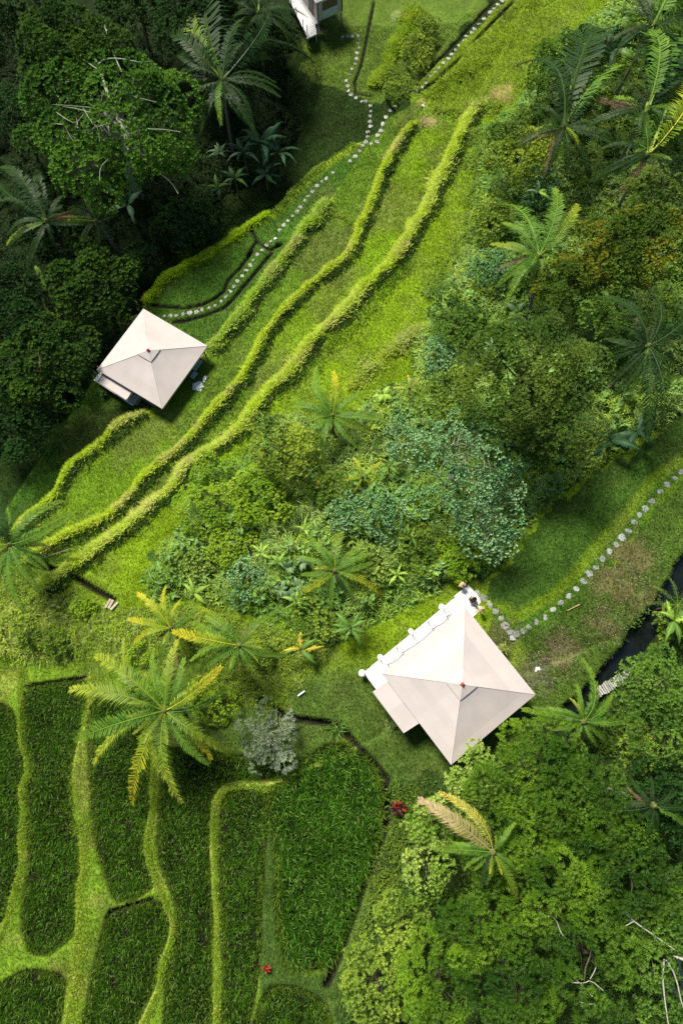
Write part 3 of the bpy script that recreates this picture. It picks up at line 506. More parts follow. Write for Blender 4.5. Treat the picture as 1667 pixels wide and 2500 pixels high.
TREES = [
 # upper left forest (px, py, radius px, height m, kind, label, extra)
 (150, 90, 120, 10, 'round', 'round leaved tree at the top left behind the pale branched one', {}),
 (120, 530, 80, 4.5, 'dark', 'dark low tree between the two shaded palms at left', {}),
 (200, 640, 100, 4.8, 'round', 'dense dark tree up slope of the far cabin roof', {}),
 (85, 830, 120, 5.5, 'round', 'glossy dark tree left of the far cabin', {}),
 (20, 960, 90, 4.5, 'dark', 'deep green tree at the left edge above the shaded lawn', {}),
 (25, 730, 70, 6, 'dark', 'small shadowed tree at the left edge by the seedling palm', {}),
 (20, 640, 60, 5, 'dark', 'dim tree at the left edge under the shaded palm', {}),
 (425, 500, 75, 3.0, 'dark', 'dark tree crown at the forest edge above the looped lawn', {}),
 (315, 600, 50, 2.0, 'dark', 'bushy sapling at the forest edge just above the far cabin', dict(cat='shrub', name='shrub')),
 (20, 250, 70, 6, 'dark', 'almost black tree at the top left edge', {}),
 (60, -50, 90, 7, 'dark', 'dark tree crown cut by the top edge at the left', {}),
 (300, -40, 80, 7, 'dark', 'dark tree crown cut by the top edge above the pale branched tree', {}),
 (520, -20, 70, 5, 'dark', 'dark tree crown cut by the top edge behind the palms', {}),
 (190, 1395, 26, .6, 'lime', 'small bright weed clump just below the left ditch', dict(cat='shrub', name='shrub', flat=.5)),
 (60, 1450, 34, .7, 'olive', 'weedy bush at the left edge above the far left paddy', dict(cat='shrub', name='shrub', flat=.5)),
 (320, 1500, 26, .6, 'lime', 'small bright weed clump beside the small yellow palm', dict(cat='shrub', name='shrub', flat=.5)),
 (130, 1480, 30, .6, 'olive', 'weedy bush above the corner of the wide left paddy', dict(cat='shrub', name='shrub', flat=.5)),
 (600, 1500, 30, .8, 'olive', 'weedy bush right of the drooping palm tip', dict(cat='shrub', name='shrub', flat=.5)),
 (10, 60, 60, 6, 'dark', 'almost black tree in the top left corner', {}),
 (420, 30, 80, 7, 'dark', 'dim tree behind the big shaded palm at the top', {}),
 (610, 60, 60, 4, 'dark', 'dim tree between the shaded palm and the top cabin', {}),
 # upper right
 (960, 110, 42, 1.5, 'yell', 'bright yellow green bush between the two top footpaths', dict(cat='shrub', name='shrub', flat=.5)),
 (980, 60, 30, 1.3, 'yell', 'small bright bush at the head of the top grass ridge', dict(cat='shrub', name='shrub', flat=.5)),
 (920, 195, 45, .9, 'olive', 'green bush where the top footpaths draw together', dict(cat='shrub', name='shrub', flat=.4)),
 (1300, 110, 62, 4, 'fine', 'dark small leaved tree left of the top banana plant', {}),
 (1250, 165, 45, 3.5, 'fine', 'dark small leaved bush next to the bright upper lawn', dict(cat='shrub', name='shrub')),
 (1195, 330, 85, 4, 'yell', 'round shrub tree with yellow green leaves on the upper terrace edge', {}),
 (1240, 420, 48, 2.2, 'teal', 'blue green shrub under the round yellow green tree', dict(cat='shrub', name='shrub')),
 (1130, 500, 55, 1.8, 'olive', 'pale scrubby bush beside the upper palm fronds', dict(cat='shrub', name='shrub')),
 (1130, 610, 45, 2.2, 'teal', 'blue green shrub left of the palm with the bare trunk', dict(cat='shrub', name='shrub')),
 (1180, 640, 32, 1.6, 'fine', 'small dark shrub at the foot of the palm with the bare trunk', dict(cat='shrub', name='shrub')),
 (1400, 560, 95, 6, 'rusty', 'rusty topped tree right of the palm with the bare trunk', {}),
 (1510, 560, 110, 7, 'rusty', 'orange tinged tree at the right edge', {}),
 (1510, 440, 75, 7, 'wood', 'olive green tree above the orange tinged one', {}),
 (1320, 640, 80, 5, 'rusty', 'rusty leaved tree below the one beside the bare trunk', {}),
 (1400, 700, 70, 4.5, 'fine', 'dark tree between the rusty trees and the shaded right palm', {}),
 (1050, 730, 75, 2.6, 'fine', 'small leaved dark shrub on the edge of the bright terrace', dict(cat='shrub', name='shrub')),
 (1010, 820, 50, 1.8, 'teal', 'blue green bush above the orange leaved palmlet', dict(cat='shrub', name='shrub')),
 (1215, 850, 160, 6.5, 'wood', 'broad olive tree in the middle right with glossy small leaves', dict(flat=.6, gap=.3)),
 (1280, 965, 110, 5.5, 'wood', 'dark green tree joined to the broad olive one', {}),
 (1030, 905, 65, 3.5, 'olive', 'olive shrub between the orange leaved palmlet and the broad tree', dict(cat='shrub', name='shrub')),
 (1060, 1060, 135, 5, 'teal', 'feathery blue green tree with bare pale twigs showing', dict(bark=TWIG, twig=4, poke=1.12, flat=.5, gap=.42, dens=.8)),
 (1120, 1180, 95, 3.6, 'teal', 'lower blue green tree next to the lawn behind the twiggy one', dict(bark=TWIG, twig=2, poke=1.05, gap=.38, dens=.8, flat=.5)),
 (930, 1010, 55, 2.2, 'teal', 'blue green bush between the lone palm and the twiggy tree', dict(cat='shrub', name='shrub')),
 (650, 1025, 78, 3.6, 'yell', 'round bush with yellow green speckled leaves left of the lone palm', dict(cat='shrub', name='shrub')),
 # middle scrub
 (490, 1150, 95, 1.9, 'lime', 'feathery lime green tree at the end of the lower ridge', dict(flat=.35, gap=.3)),
 (600, 1130, 70, 2.2, 'lime', 'lime green bush under the yellow speckled one', dict(cat='shrub', name='shrub', flat=.4)),
 (530, 1235, 65, 1.3, 'lime', 'lime bush with bare curved twigs in the scrub', dict(cat='shrub', name='shrub', bark=PALEB, twig=2, poke=1.1, flat=.4)),
 (790, 1180, 40, 2.0, 'teal', 'fuzzy grey green bush above the dark fronded palm', dict(cat='shrub', name='shrub')),
 (870, 1180, 60, 2.4, 'teal', 'blue green bush with pale twigs by the small banana leaves', dict(cat='shrub', name='shrub')),
 (760, 1120, 45, 1.8, 'olive', 'narrow leaved bush below the lone palm', dict(cat='shrub', name='shrub')),
 (850, 1290, 55, 1.4, 'pale', 'pale leafy bush right of the dark fronded palm', dict(cat='shrub', name='shrub', flat=.4)),
 (960, 1260, 60, 1.2, 'olive', 'olive thicket between the twiggy tree and the near cabin', dict(cat='shrub', name='shrub', flat=.4)),
 (1060, 1280, 50, 1.2, 'lime', 'yellow green thicket up slope of the seated person', dict(cat='shrub', name='shrub', flat=.4)),
 (440, 1290, 45, 1.0, 'pale', 'pale silvery bush on the left of the scrub slope', dict(cat='shrub', name='shrub', flat=.4)),
 (570, 1330, 45, 1.3, 'teal', 'blue green bush left of the big leaved seedlings', dict(cat='shrub', name='shrub', flat=.5)),
 (720, 1430, 55, 1.2, 'olive', 'leafy bush between the two young banana plants', dict(cat='shrub', name='shrub', flat=.4)),
 (490, 1610, 48, 1.0, 'lime', 'bright green bush right of the big yellow palm', dict(cat='shrub', name='shrub', flat=.5)),
 # lower right
 (1240, 1770, 125, 5.0, 'broad', 'bright glossy tree just below the near cabin', dict(flat=.6)),
 (1090, 1790, 72, 4.2, 'pale', 'pale leaved tree touching the bottom corner of the near cabin roof', dict(flat=.5)),
 (1350, 1850, 120, 5.5, 'deep', 'glossy green tree right of the yellow and pink fronded palm', dict(flat=.55)),
 (1150, 1930, 95, 4.5, 'broad', 'glossy tree behind the yellow and pink fronded palm', dict(flat=.5)),
 (1000, 1890, 55, 3.0, 'pale', 'pale leafed bush left of the yellow and pink fronds', dict(cat='shrub', name='shrub')),
 (980, 2000, 60, 2.6, 'pale', 'pale leafed bush beside the bright hedge strip', dict(cat='shrub', name='shrub')),
 (1290, 2020, 120, 5.0, 'broad', 'glossy tree in the middle of the lower right wood', dict(flat=.5)),
 (1450, 2010, 120, 5.0, 'deep', 'glossy tree between the middle of the wood and the right edge', dict(flat=.5)),
 (1110, 2130, 105, 4.0, 'broad', 'glossy tree below the yellow and pink fronded palm', dict(flat=.5)),
 (925, 2130, 70, 2.6, 'olive', 'fresh green bush where the bright hedge strip narrows', dict(cat='shrub', name='shrub')),
 (870, 2270, 90, 3.0, 'olive', 'olive bush at the bottom next to the small paddy', dict(cat='shrub', name='shrub')),
 (1010, 2280, 105, 3.8, 'broad', 'glossy tree at the bottom next to the olive bush', dict(flat=.5)),
 (1190, 2270, 110, 4.2, 'deep', 'glossy tree at the bottom below the middle of the wood', dict(flat=.5)),
 (1360, 2200, 120, 4.8, 'deep', 'glossy tree left of the bare grey branches', dict(flat=.5, gap=.32)),
 (1510, 2260, 110, 4.2, 'fine', 'dark thin crowned tree behind the bare grey branches', dict(gap=.42)),
 (1530, 2120, 90, 4.5, 'fine', 'dark tree above the bare grey branches at the right edge', dict(gap=.38)),
 (1520, 1570, 85, 4.6, 'fine', 'small leaved tree beside the stream and plank bridge', {}),
 (1540, 1690, 85, 5.5, 'fine', 'dense dark tree at the right edge below the bridge', {}),
 (1520, 1830, 80, 5.0, 'dark', 'shadowed tree at the right edge with palm fronds over it', {}),
 (1475, 1715, 50, 3.2, 'olive', 'olive bush between the stream palm and the dark right tree', dict(cat='shrub', name='shrub')),
 (1545, 1440, 40, 2.2, 'olive', 'low bush on the far bank of the stream at the right edge', dict(cat='shrub', name='shrub')),
]
for a in TREES: tree(*a[:6], **a[6])
# pale branched tree, upper left: crown plus the bare limbs that stand clear of it
t, c0, R, hz = tree(240, 250, 190, 9.5, 'canopy', 'tall tree with long bare pale branches over its crown', flat=.5, bark=PALEB, gap=.34, dens=.9, twig=2, poke=1.05)
bm_ = MB()
def surf(px, py, up=.25):
    z = c0[2]+hz
    for _ in range(6):
        x, y = at(px, py, z); q = min(1, math.hypot(x-c0[0], y-c0[1])/R); z = c0[2]+hz*math.sqrt(max(0, 1-q*q))*.95+up
    return (*at(px, py, z), z)
for pts, r0, r1 in (([(600,690),(570,600),(540,540),(500,440),(465,340),(430,250),(420,205)], .20, .07), ([(455,295),(480,272),(540,268),(600,278),(640,288),(695,282)], .07, .03),
        ([(430,255),(395,230),(358,220)], .05, .02), ([(450,318),(400,285),(370,265)], .05, .02), ([(495,470),(465,490),(430,522),(360,500),(290,490)], .06, .02),
        ([(548,545),(600,575),(680,595),(750,595),(830,607)], .07, .03), ([(605,578),(610,650),(660,715)], .04, .015), ([(528,552),(480,575),(440,585)], .05, .02),
        ([(380,490),(420,560),(455,590),(460,660)], .04, .02), ([(540,418),(600,440),(720,470)], .05, .02), ([(500,730),(460,770),(460,830)], .04, .015), ([(480,110),(500,170),(520,240),(560,330)], .08, .04), ([(740,800),(790,840),(820,890)], .04, .02), ([(260,515),(300,545),(350,570),(390,520)], .04, .015), ([(500,515),(430,495),(360,488),(240,480)], .035, .015)):
    P = smooth(np.array([surf(*p) for p in Z(0, *pts)]), 1); bm_.tube(P, np.linspace(r0, r1, len(P)), 5, c=(.27, .31, .21))
obj('bare_branches', bm_, M_BARK, t, True)
# bare branches, lower right
x, y, z = gp(*D((1560, 2300))[0], 3.0); t = thing('bare_tree', 'bare grey branching tree at the lower right edge', 'tree', (x, y, z)); bm_ = MB()
zt = z+5.2
for pts, r0 in (([(1568,880),(1520,862)], .08), ([(1480,880),(1470,960),(1478,1060),(1480,1160)], .06), ([(1490,885),(1530,950),(1560,1100),(1600,1180)], .05), ([(1290,655),(1340,705),(1420,760),(1510,820)], .07),
        ([(1340,705),(1300,725)], .03), ([(1150,1050),(1090,985),(1060,960)], .03), ([(1055,985),(1110,988),(1140,970),(1185,1005)], .03), ([(1140,970),(1165,920),(1172,880)], .03), ([(900,650),(930,680),(975,678),(1000,760),(1050,795)], .035), ([(1460,545),(1500,500),(1535,450)], .05), ([(1090,1075),(1130,1082),(1160,1082)], .02)):
    P = np.array([(*at(*p, zt-.5*i % 2*.3), zt-.1*(i % 3)) for i, p in enumerate(Z(7, *pts))]); P = smooth(P, 1); obj('branch', MB().tube(P, np.linspace(r0, .02, len(P)), 5, c=(.36, .36, .30)), M_BARK, t, True)
bm_.tube([(x, y, z-.2), (x+.3, y+.2, z+3), (*at(*Z(7, (1540, 870))[0], zt), zt)], [.16, .12, .08], 7, c=(.3, .3, .25))
obj('trunk', bm_, M_BARK, t, True)
# dry grey shrub by the paddies, with its dead twigs
t, c0, R, hz = tree(612, 1700, 70, 1.5, 'grey', 'dry silvery grey shrub with dead twigs beside the rounded paddy', cat='shrub', name='dry_shrub', flat=.45, bark=(.16,.15,.12), twig=1, poke=1.05, gap=.32)
tw = MB(); r = np.random.default_rng(3)
for i in range(26):
    a = r.uniform(-2.4, 1.2); b = np.array([c0[0]+r.uniform(-1, 1), c0[1]+r.uniform(-1, 1.2), c0[2]+r.uniform(.35, .7)]); P = [b]
    for s in range(4): a += r.normal(0, .25); P.append(P[-1]+[math.cos(a+1.2)*.26, math.sin(a+1.2)*.26, .03])
    tw.tube(P, [.022, .02, .016, .012, .008], 4, c=(.34, .34, .28))
obj('dead_twigs', tw, M_BARK, t)
# leaning dead trunk in the scrub
P = [(*at(*p, zz), zz) for p, zz in zip(Cr(560,1180,3.92, (320,830),(270,760),(215,680),(170,590)), (-1.2,-.6,0,.6))]
tag(obj('dead_trunk', MB().tube(P, [.14,.12,.1,.06], 7, c=(.09,.095,.08)), M_BARK, smooth_=True), 'leaning bare dark trunk left of the big leaved seedlings', 'trunk')
# ------------------------------------------------------------------ palms
def frond_mesh(name, g1, g2, rise, drop, curve, seed, nl=66, steep=False):
    r = np.random.default_rng(seed); mb = MB(); t = np.linspace(0, 1, 14)
    def rach(t): return np.stack([t*1.0, curve*t*t, rise*t-drop*t**2.2], -1)
    P = rach(t); g1, g2 = np.array(g1), np.array(g2)
    mb.tube(P, np.interp(t, [0, .1, 1], [.014, .008, .003]), 4, c=(np.array([(.03, .035, .01)])+g1*.6+g2*.6)*(1-.2*t[:, None]))
    for s in (-1, 1):
        tt = np.linspace(.10, .995, nl)+r.normal(0, .004, nl); tt = np.clip(tt, 0, .999); p = rach(tt); q = unit(rach(tt+.01)-p)
        side = unit(np.cross(q, [0, 0, 1]))*s; up = np.cross(side, q)*s; up[:, 2] = np.abs(up[:, 2])
        ll = np.interp(tt, [.1, .25, .5, .8, 1], [.09, .155, .175, .145, .07])*(.7+.45*r.random(nl))*np.where(vnoise(tt*60, tt*0+seed+s, 3., seed % 9) < .24, .55, 1.)
        fw = np.interp(tt, [.1, 1], [.35, 1.25])[:, None]
        d1 = unit(side+q*fw+up*(-.05+.35*r.random((nl, 1)))); d2 = unit(side*.8+q*fw-[0, 0, .95]+r.normal(0, .16, (nl, 3)))
        wd = .0064; m1 = p+d1*ll[:, None]*.5; e1 = m1+d2*ll[:, None]*.5
        sd = unit(np.cross(d1, up))*wd
        V = np.stack([p-sd*.5, p+sd*.5, m1+sd, m1-sd, e1], 1).reshape(-1, 3); i = np.arange(nl)[:, None]*5
        mixv = np.clip(tt**1.6+r.normal(0, .1, nl), 0, 1)[:, None]; cc = (g1*(1-mixv)+g2*mixv)*(.75+.5*r.random((nl, 1)))
        mb.add(V, np.hstack([i, i+1, i+2, i+3]), np.hstack([i+3, i+2, i+4]), np.repeat(cc, 5, 0))
    return mb.mesh(name)
FC = {'g': ((.060, .155, .016), (.18, .30, .03)), 't': ((.055, .145, .012), (.33, .38, .03)), 'y': ((.16, .28, .015), (.58, .50, .03)), 'd': ((.012, .040, .008), (.030, .072, .011)), 'x': ((.13, .085, .045), (.20, .14, .08)), 'o': ((.22, .28, .04), (.56, .44, .08)), 'b': ((.24,.24,.06),(.42,.28,.18))}  # 'd' holds the shade of the dim palms in its frond colour
FM = {}
for k_, (a, b) in FC.items():
    for v_, (rs, dr, cv) in enumerate(((.35, .55, .08), (.30, .70, -.22), (.45, .62, .24), (.22, .85, -.10), (.55, .95, .16))):
        FM[k_, v_] = (frond_mesh('frond', a, b, rs, dr, cv, 11+v_+ord(k_)), rs-dr, cv)
FMS = {k_: frond_mesh('frond', *FC[k_], 1.3, .55, .05, 5+ord(k_), nl=34) for k_ in ('g', 't', 'd', 'y')}
def put_frond(me, loc, az, L, roll, parent):
    o = bpy.data.objects.new('frond', me); COL.objects.link(o)
    if not me.materials: me.materials.append(M_FROND)
    o.parent = parent; o.location = Vector(loc)-parent.location; o.rotation_euler = (roll, 0, az); o.scale = (L, L, L); return o
def palm(cen, tips, hm, label, codes='g', young=5, trunk_to=None, tr=.13, name='palm_tree', cat='palm', group='palms'):
    x, y, z = gp(*cen, hm); zc = z+hm; r = np.random.default_rng(int(cen[0])); bx, by = x+r.normal(0, .15), y+r.normal(0, .15)
    if trunk_to: bx, by, _ = gp(*trunk_to)
    bz = h1(bx, by)
    root = thing(name, label, cat, (bx, by, bz), group)
    t = np.linspace(0, 1, 9)[:, None]; A = np.array([bx, by, bz-.15]); B = np.array([x, y, zc-.1])
    P = A+(B-A)*t; P[:, :2] += (B-A)[None, :2]*(t**2-t)*.5
    m = MB().tube(P, np.interp(t[:, 0], [0, .08, 1], [tr*1.7, tr, tr*.8]), 9, c=(.20, .18, .145)); m.lathe([(0, -.25), (tr*1.3, -.15), (tr*1.6, .1), (tr*.8, .3), (0, .38)], x, y, zc-.1, 9, c=(.12, .13, .04))
    obj('trunk', m, M_BARK, root, True)
    for i, tp in enumerate(tips):
        kd = codes[i % len(codes)]; me, dz, cv = FM[kd, int(r.integers(0, 5))]; zt = zc
        for _ in range(4): tx, ty = at(*tp, zt); L = math.hypot(tx-x, ty-y); zt = zc+dz*L
        L2 = L/math.hypot(1, cv); put_frond(me, (x, y, zc), math.atan2(ty-y, tx-x)-math.atan(cv), L2, r.normal(0, .32), root)
    ml = max(.8, np.median([math.hypot(*(np.array(at(*tp, zc))-[x, y])) for tp in tips]))
    az = sorted(math.atan2(at(*tp, zc)[1]-y, at(*tp, zc)[0]-x) for tp in tips)
    for i, a_ in enumerate(az if len(tips) > 5 else []):
        nx_ = az[(i+1) % len(az)]+(6.283 if i == len(az)-1 else 0)
        if nx_-a_ > .34: put_frond(FM['d' if codes.count('d')*2 > len(codes) else 'g', i % 3][0], (x, y, zc-.1), (a_+nx_)/2, ml*r.uniform(.6, .95), r.normal(0, .3), root)
    for i in range(2 if len(tips) > 5 else 0): put_frond(FM['x', 3][0], (x, y, zc-.25), r.random()*6.28, ml*r.uniform(.5, .75), r.normal(0, .5), root)
    for i in range(young):
        put_frond(FMS[codes[0] if codes[0] in FMS else 'y'], (x, y, zc), r.random()*6.28, ml*.42, r.normal(0, .3), root)
    return root
c1 = lambda *p: Cr(180, 1560, 3.4087, *p)
palm(c1((760,600))[0], c1((230,100),(385,130),(840,10),(1245,260),(1335,900),(1185,945),(895,1360),(415,1340),(700,1110),(190,990),(10,880),(5,370),(430,640),(930,480),(560,760),(1050,700)), 4.6, 'largest palm with long yellow green fronds above the paddies', 'tttytytyttgtggtg', 6)
c1 = lambda *p: Cr(620, 880, 4.126, *p)
palm(c1((790,560))[0], c1((560,150),(825,120),(1110,280),(1375,610),(1220,790),(690,980),(600,810),(365,435),(560,620),(640,420)), 2.7, 'lone palm at the foot of the terraces beside the speckled bush', 'gyggtgtgg', 5)
c1 = lambda *p: Cr(560, 1180, 3.92, *p)
palm(c1((1010,840))[0], c1((740,520),(1085,320),(1385,605),(1490,1045),(685,1105),(820,815),(1120,1030),(1180,770)), 2.4, 'palm with upright dark fronds in the scrub right of the seedlings', 'gtgyyydd', 4)
palm(Z(4, (1100,615))[0], Z(4, (975,375),(895,490),(790,562),(915,650),(1240,870),(1205,585),(1065,460),(870,750),(1180,740)), 4.0, 'palm with long drooping frond below the scrub slope', 'tgyyttgggt', 5)
palm(Z(4, (785,535))[0], Z(4, (637,372),(735,345),(812,395),(590,495),(615,595),(845,645),(900,600)), 3.0, 'small yellow palm between the plank pile and the drooping palm', 'yyyyytt', 2)
c1 = lambda *p: Cr(0, 1200, 3.92, *p)
palm(c1((100,510))[0], c1((240,130),(610,90),(718,255),(435,495),(655,830),(385,950),(220,1165),(0,30),(-150,300),(-120,700),(-200,500),(60,800)), 5.0, 'palm at the left edge above the weeds', 'dggggggddyyd', 5)
palm(Z(5, (1110,965))[0], Z(5, (1130,690),(828,915),(1255,830),(1370,935),(1165,1090),(1050,855),(940,1000)), 3.5, 'palm leaning over the stream below the plank bridge', 'gggggtg', 3)
c1 = lambda *p: Cr(920, 1900, 4.356, *p)
palm(c1((1230,790))[0], c1((770,80),(460,200),(585,755),(1485,1310),(1080,1130),(900,900),(1490,960),(1000,620)), 5.6, 'palm with one yellow and one pink tipped frond in the lower wood', 'obgtdggd', 3)
palm(D((1237,590))[0], D((1160,465),(1125,570),(1162,690),(1240,700),(1325,470),(1290,600),(1270,430),(1155,512),(1215,660)), 5.0, 'palm with a bare grey trunk on the right of the terraces', 'gtgttgggg', 4, trunk_to=D((1208,735))[0])
c1 = lambda *p: Cr(1100, 60, 2.765, *p)
palm(c1((765,690))[0], c1((465,285),(830,150),(925,130),(1150,235),(1175,870),(890,905),(675,930),(1060,560),(600,560),(960,430)), 6.0, 'big palm with arching fronds over the upper right slope', 'dgdgdydddd', 4)
palm(c1((1330,560))[0], c1((1290,0),(1350,50),(1445,90),(1215,320),(1560,180),(1200,480),(1600,420),(1250,760)), 7.0, 'dark palm in the upper right behind the arching one', 'gdgddddd', 4)
palm(c1((1330,880))[0], c1((1090,475),(1225,560),(1485,440),(1600,370),(1560,820),(1130,1010),(940,1100),(1500,640),(1180,880)), 6.0, 'palm with one pale upright frond at the upper right', 'gdtyddddd', 3)
palm(D((1500,60))[0], D((1440,-30),(1390,20),(1570,-20),(1600,90),(1540,150),(1470,160),(1420,110)), 7.0, 'palm in the top right corner', 'ddg', 3)
palm(D((1488,795))[0], D((1362,682),(1372,850),(1435,892),(1480,1000),(1575,915),(1590,830),(1400,745),(1500,680),(1590,700),(1560,800),(1540,1000)), 6.5, 'shaded palm at the right edge above the lawn path', 'ddgddddddyd', 4)
palm(D((1500,1850))[0], D((1385,1865),(1430,1795),(1580,1900),(1560,1790),(1480,1930),(1590,1850)), 6.0, 'dim palm over the shadowed right edge tree', 'ddgd', 3)
c1 = lambda *p: Cr(0, 400, 3.136, *p)
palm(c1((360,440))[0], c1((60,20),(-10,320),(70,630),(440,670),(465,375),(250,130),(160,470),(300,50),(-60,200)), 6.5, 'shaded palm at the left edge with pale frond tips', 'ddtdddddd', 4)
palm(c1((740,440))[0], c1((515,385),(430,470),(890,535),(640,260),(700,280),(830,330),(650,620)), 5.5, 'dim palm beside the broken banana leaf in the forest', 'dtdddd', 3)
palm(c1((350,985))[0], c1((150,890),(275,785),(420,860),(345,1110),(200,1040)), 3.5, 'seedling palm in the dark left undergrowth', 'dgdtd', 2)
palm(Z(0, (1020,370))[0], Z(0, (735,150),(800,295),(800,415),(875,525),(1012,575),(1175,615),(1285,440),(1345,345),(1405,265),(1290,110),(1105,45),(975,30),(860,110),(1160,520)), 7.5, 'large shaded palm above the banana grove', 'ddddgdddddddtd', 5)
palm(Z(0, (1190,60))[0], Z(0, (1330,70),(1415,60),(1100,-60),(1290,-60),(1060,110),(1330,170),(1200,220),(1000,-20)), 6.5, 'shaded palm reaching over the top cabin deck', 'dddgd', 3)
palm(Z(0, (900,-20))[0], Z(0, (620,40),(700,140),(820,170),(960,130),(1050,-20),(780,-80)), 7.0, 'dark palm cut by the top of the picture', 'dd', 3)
palm(Z(3, (310,610))[0], Z(3, (235,605),(300,545),(355,560),(368,645),(280,650),(330,665)), 1.6, 'small palmlet with orange leaves at the edge of the bright terrace', 'oooyoo', 0, tr=.06, name='palm_seedling')
c1 = lambda *p: Cr(620, 880, 4.126, *p)
palm(c1((1090,1180))[0], c1((990,975),(1275,1010),(845,1225),(1195,1290),(1010,1330)), 1.8, 'small palm with yellow fronds beside the twiggy blue green tree', 'yyyyy', 0, tr=.07, name='palm_seedling')
# ------------------------------------------------------------------ banana plants and other big leaved plants
def paddle(name, c, seed, torn=False, w_=.26):
    r = np.random.default_rng(seed); mb = MB(); t = np.linspace(0, 1, 15); wdt = w_*np.sin(np.clip((t-.12)/.88, 0, 1)**.7*math.pi*.96+.05)*.5; wdt[t < .12] = .012
    P = np.stack([t, np.zeros(15), .55*t-.60*t**2.4], -1); V, Cc = [], []
    for i in range(15):
        for j, u in enumerate((-1, -.5, 0, .5, 1)):
            e = r.normal(0, .012) if abs(u) > .6 else 0
            V.append(P[i]+[-.06*abs(u), u*(wdt[i]+e), .25*wdt[i]*abs(u)-(.45*wdt[i]*abs(u)**2)]); Cc.append(np.array(c)*(1.7 if j == 2 else .85+.3*r.random()))
    q = []
    for i in range(14):
        for j in range(4):
            if torn and i % 3 == 1 and j in (0, 3) and r.random() < .8: continue
            q.append((i*5+j, i*5+j+1, (i+1)*5+j+1, (i+1)*5+j))
    return mb.add(V, q, c=np.array(Cc)).mesh(name, True)
BC = {'b': (.10, .20, .03), 'd': (.035, .095, .038), 'l': (.24, .38, .05), 'w': (.15, .25, .12), 'y': (.42, .36, .04)}
BM = {(k_, v_): paddle('leaf', c, 3+v_, v_ == 1) for k_, c in BC.items() for v_ in range(2)}
BW = {k_: paddle('leaf', c, 9, False, .55) for k_, c in BC.items()}
def banana(p, lens, n, hm, label, code='b', azs=None, wide=False, name='banana_plant', cat='banana plant', group='banana plants'):
    x, y, z = gp(*p, hm); r = np.random.default_rng(int(p[0]*3+p[1])); root = thing(name, label, cat, (x, y, z), group)
    obj('stem', MB().tube([(x, y, z-.1), (x, y, z+hm*.5), (x, y, z+hm)], [.11*lens/1.8, .09*lens/1.8, .05*lens/1.8], 8, c=(.14, .17, .05)), M_LEAF, root, True)
    for i in range(n):
        az = math.radians(azs[i]) if azs else i*2.4+r.random(); kd = code[i % len(code)]; me = BW[kd] if wide else BM[kd, i % 2]
        if not me.materials: me.materials.append(M_GLOSS)
        o = bpy.data.objects.new('leaf', me); COL.objects.link(o); o.parent = root; o.location = (0, 0, hm-.1*r.random()); L = lens*r.uniform(.75, 1.1)
        o.rotation_euler = (r.normal(0, .3), r.uniform(-.5, .25), az); o.scale = (L, L, L)
for a in [
 (D((600,330))[0], 2.3, 10, 3.4, 'tallest dark banana plant in the grove below the shaded palm', 'd'), (D((640,350))[0], 1.9, 8, 2.8, 'dark banana plant on the lawn side of the grove', 'd'), (D((560,350))[0], 1.8, 8, 2.8, 'dark banana plant on the left of the grove', 'wd'),
 (D((540,410))[0], 1.5, 8, 2.2, 'lighter banana plant at the lower edge of the grove', 'bd'), (D((505,350))[0], 1.3, 7, 2.2, 'pale dusty banana plant beside the white flower', 'w'), (D((610,400))[0], 1.5, 7, 2.0, 'low banana plant near the lawn edge of the grove', 'd'), (D((500,430))[0], 1.3, 6, 2.0, 'small banana plant nearest the forest shade', 'db'),
 (D((295,470))[0], 2.2, 5, 4.0, 'banana plant with a broken pale leaf in the dark forest', 'wd'), (D((1415,110))[0], 2.2, 8, 4.0, 'blue green banana plant in the upper right', 'dwb'), (D((1425,40))[0], 1.6, 6, 4.0, 'bright leaved banana plant at the top right', 'b'),
 (D((1400,1010))[0], 2.0, 7, 1.3, 'dark banana plant at the edge of the right lawn', 'd'), (D((1460,990))[0], 1.6, 5, 1.3, 'banana plant with a torn leaf under the shaded right palm', 'dw'),
 (D((690,1490))[0], 1.5, 6, 1.3, 'young banana plant with one wide upright leaf below the scrub', 'by'), (D((805,1440))[0], 1.4, 8, 1.3, 'young banana plant left of the white deck', 'b'), (D((860,1195))[0], 1.1, 5, 2.0, 'lime banana leaves poking through the blue green bushes', 'l'),
 (D((740,1095))[0], 1.0, 6, 1.4, 'yellow striped banana seedling below the lone palm', 'yl'), (D((912,1320))[0], 1.0, 6, 1.2, 'light green big leaved seedling above the near cabin deck', 'l'), (D((445,1360))[0], 1.3, 4, 1.8, 'yellow green banana leaves above the drooping palm', 'l'),
 (D((1545,1425))[0], 1.7, 6, 3.0, 'banana plant on the far stream bank at the right edge', 'bl'), (D((700,1215))[0], .8, 4, 1.4, 'lime banana seedling in the narrow leaved thicket', 'l'), (D((1130,800))[0], .9, 5, 2.2, 'small pale banana plant beside the dark terrace shrub', 'w'), (D((1235,440))[0], 1.1, 4, 2.8, 'banana plant with one lime leaf above the bare trunk palm', 'lw'),
 (D((640,1290))[0], .9, 5, 1.6, 'light banana plant behind the big leaved seedlings', 'bl'), (D((830,1210))[0], 1.0, 6, 1.8, 'banana plant left of the twiggy blue green tree', 'b'), (D((600,1270))[0], .9, 5, 1.4, 'lime banana plant above the dead leaning trunk', 'l'),
 (D((895,1070))[0], 1.1, 6, 1.8, 'banana plant between the yellow palmlet and the twiggy tree', 'b'), (D((680,1380))[0], 1.0, 6, 1.2, 'light banana plant below the big leaved seedlings', 'l'), (D((945,1235))[0], 1.0, 5, 1.4, 'banana plant under the lower edge of the blue green tree', 'bl')]: banana(*a)
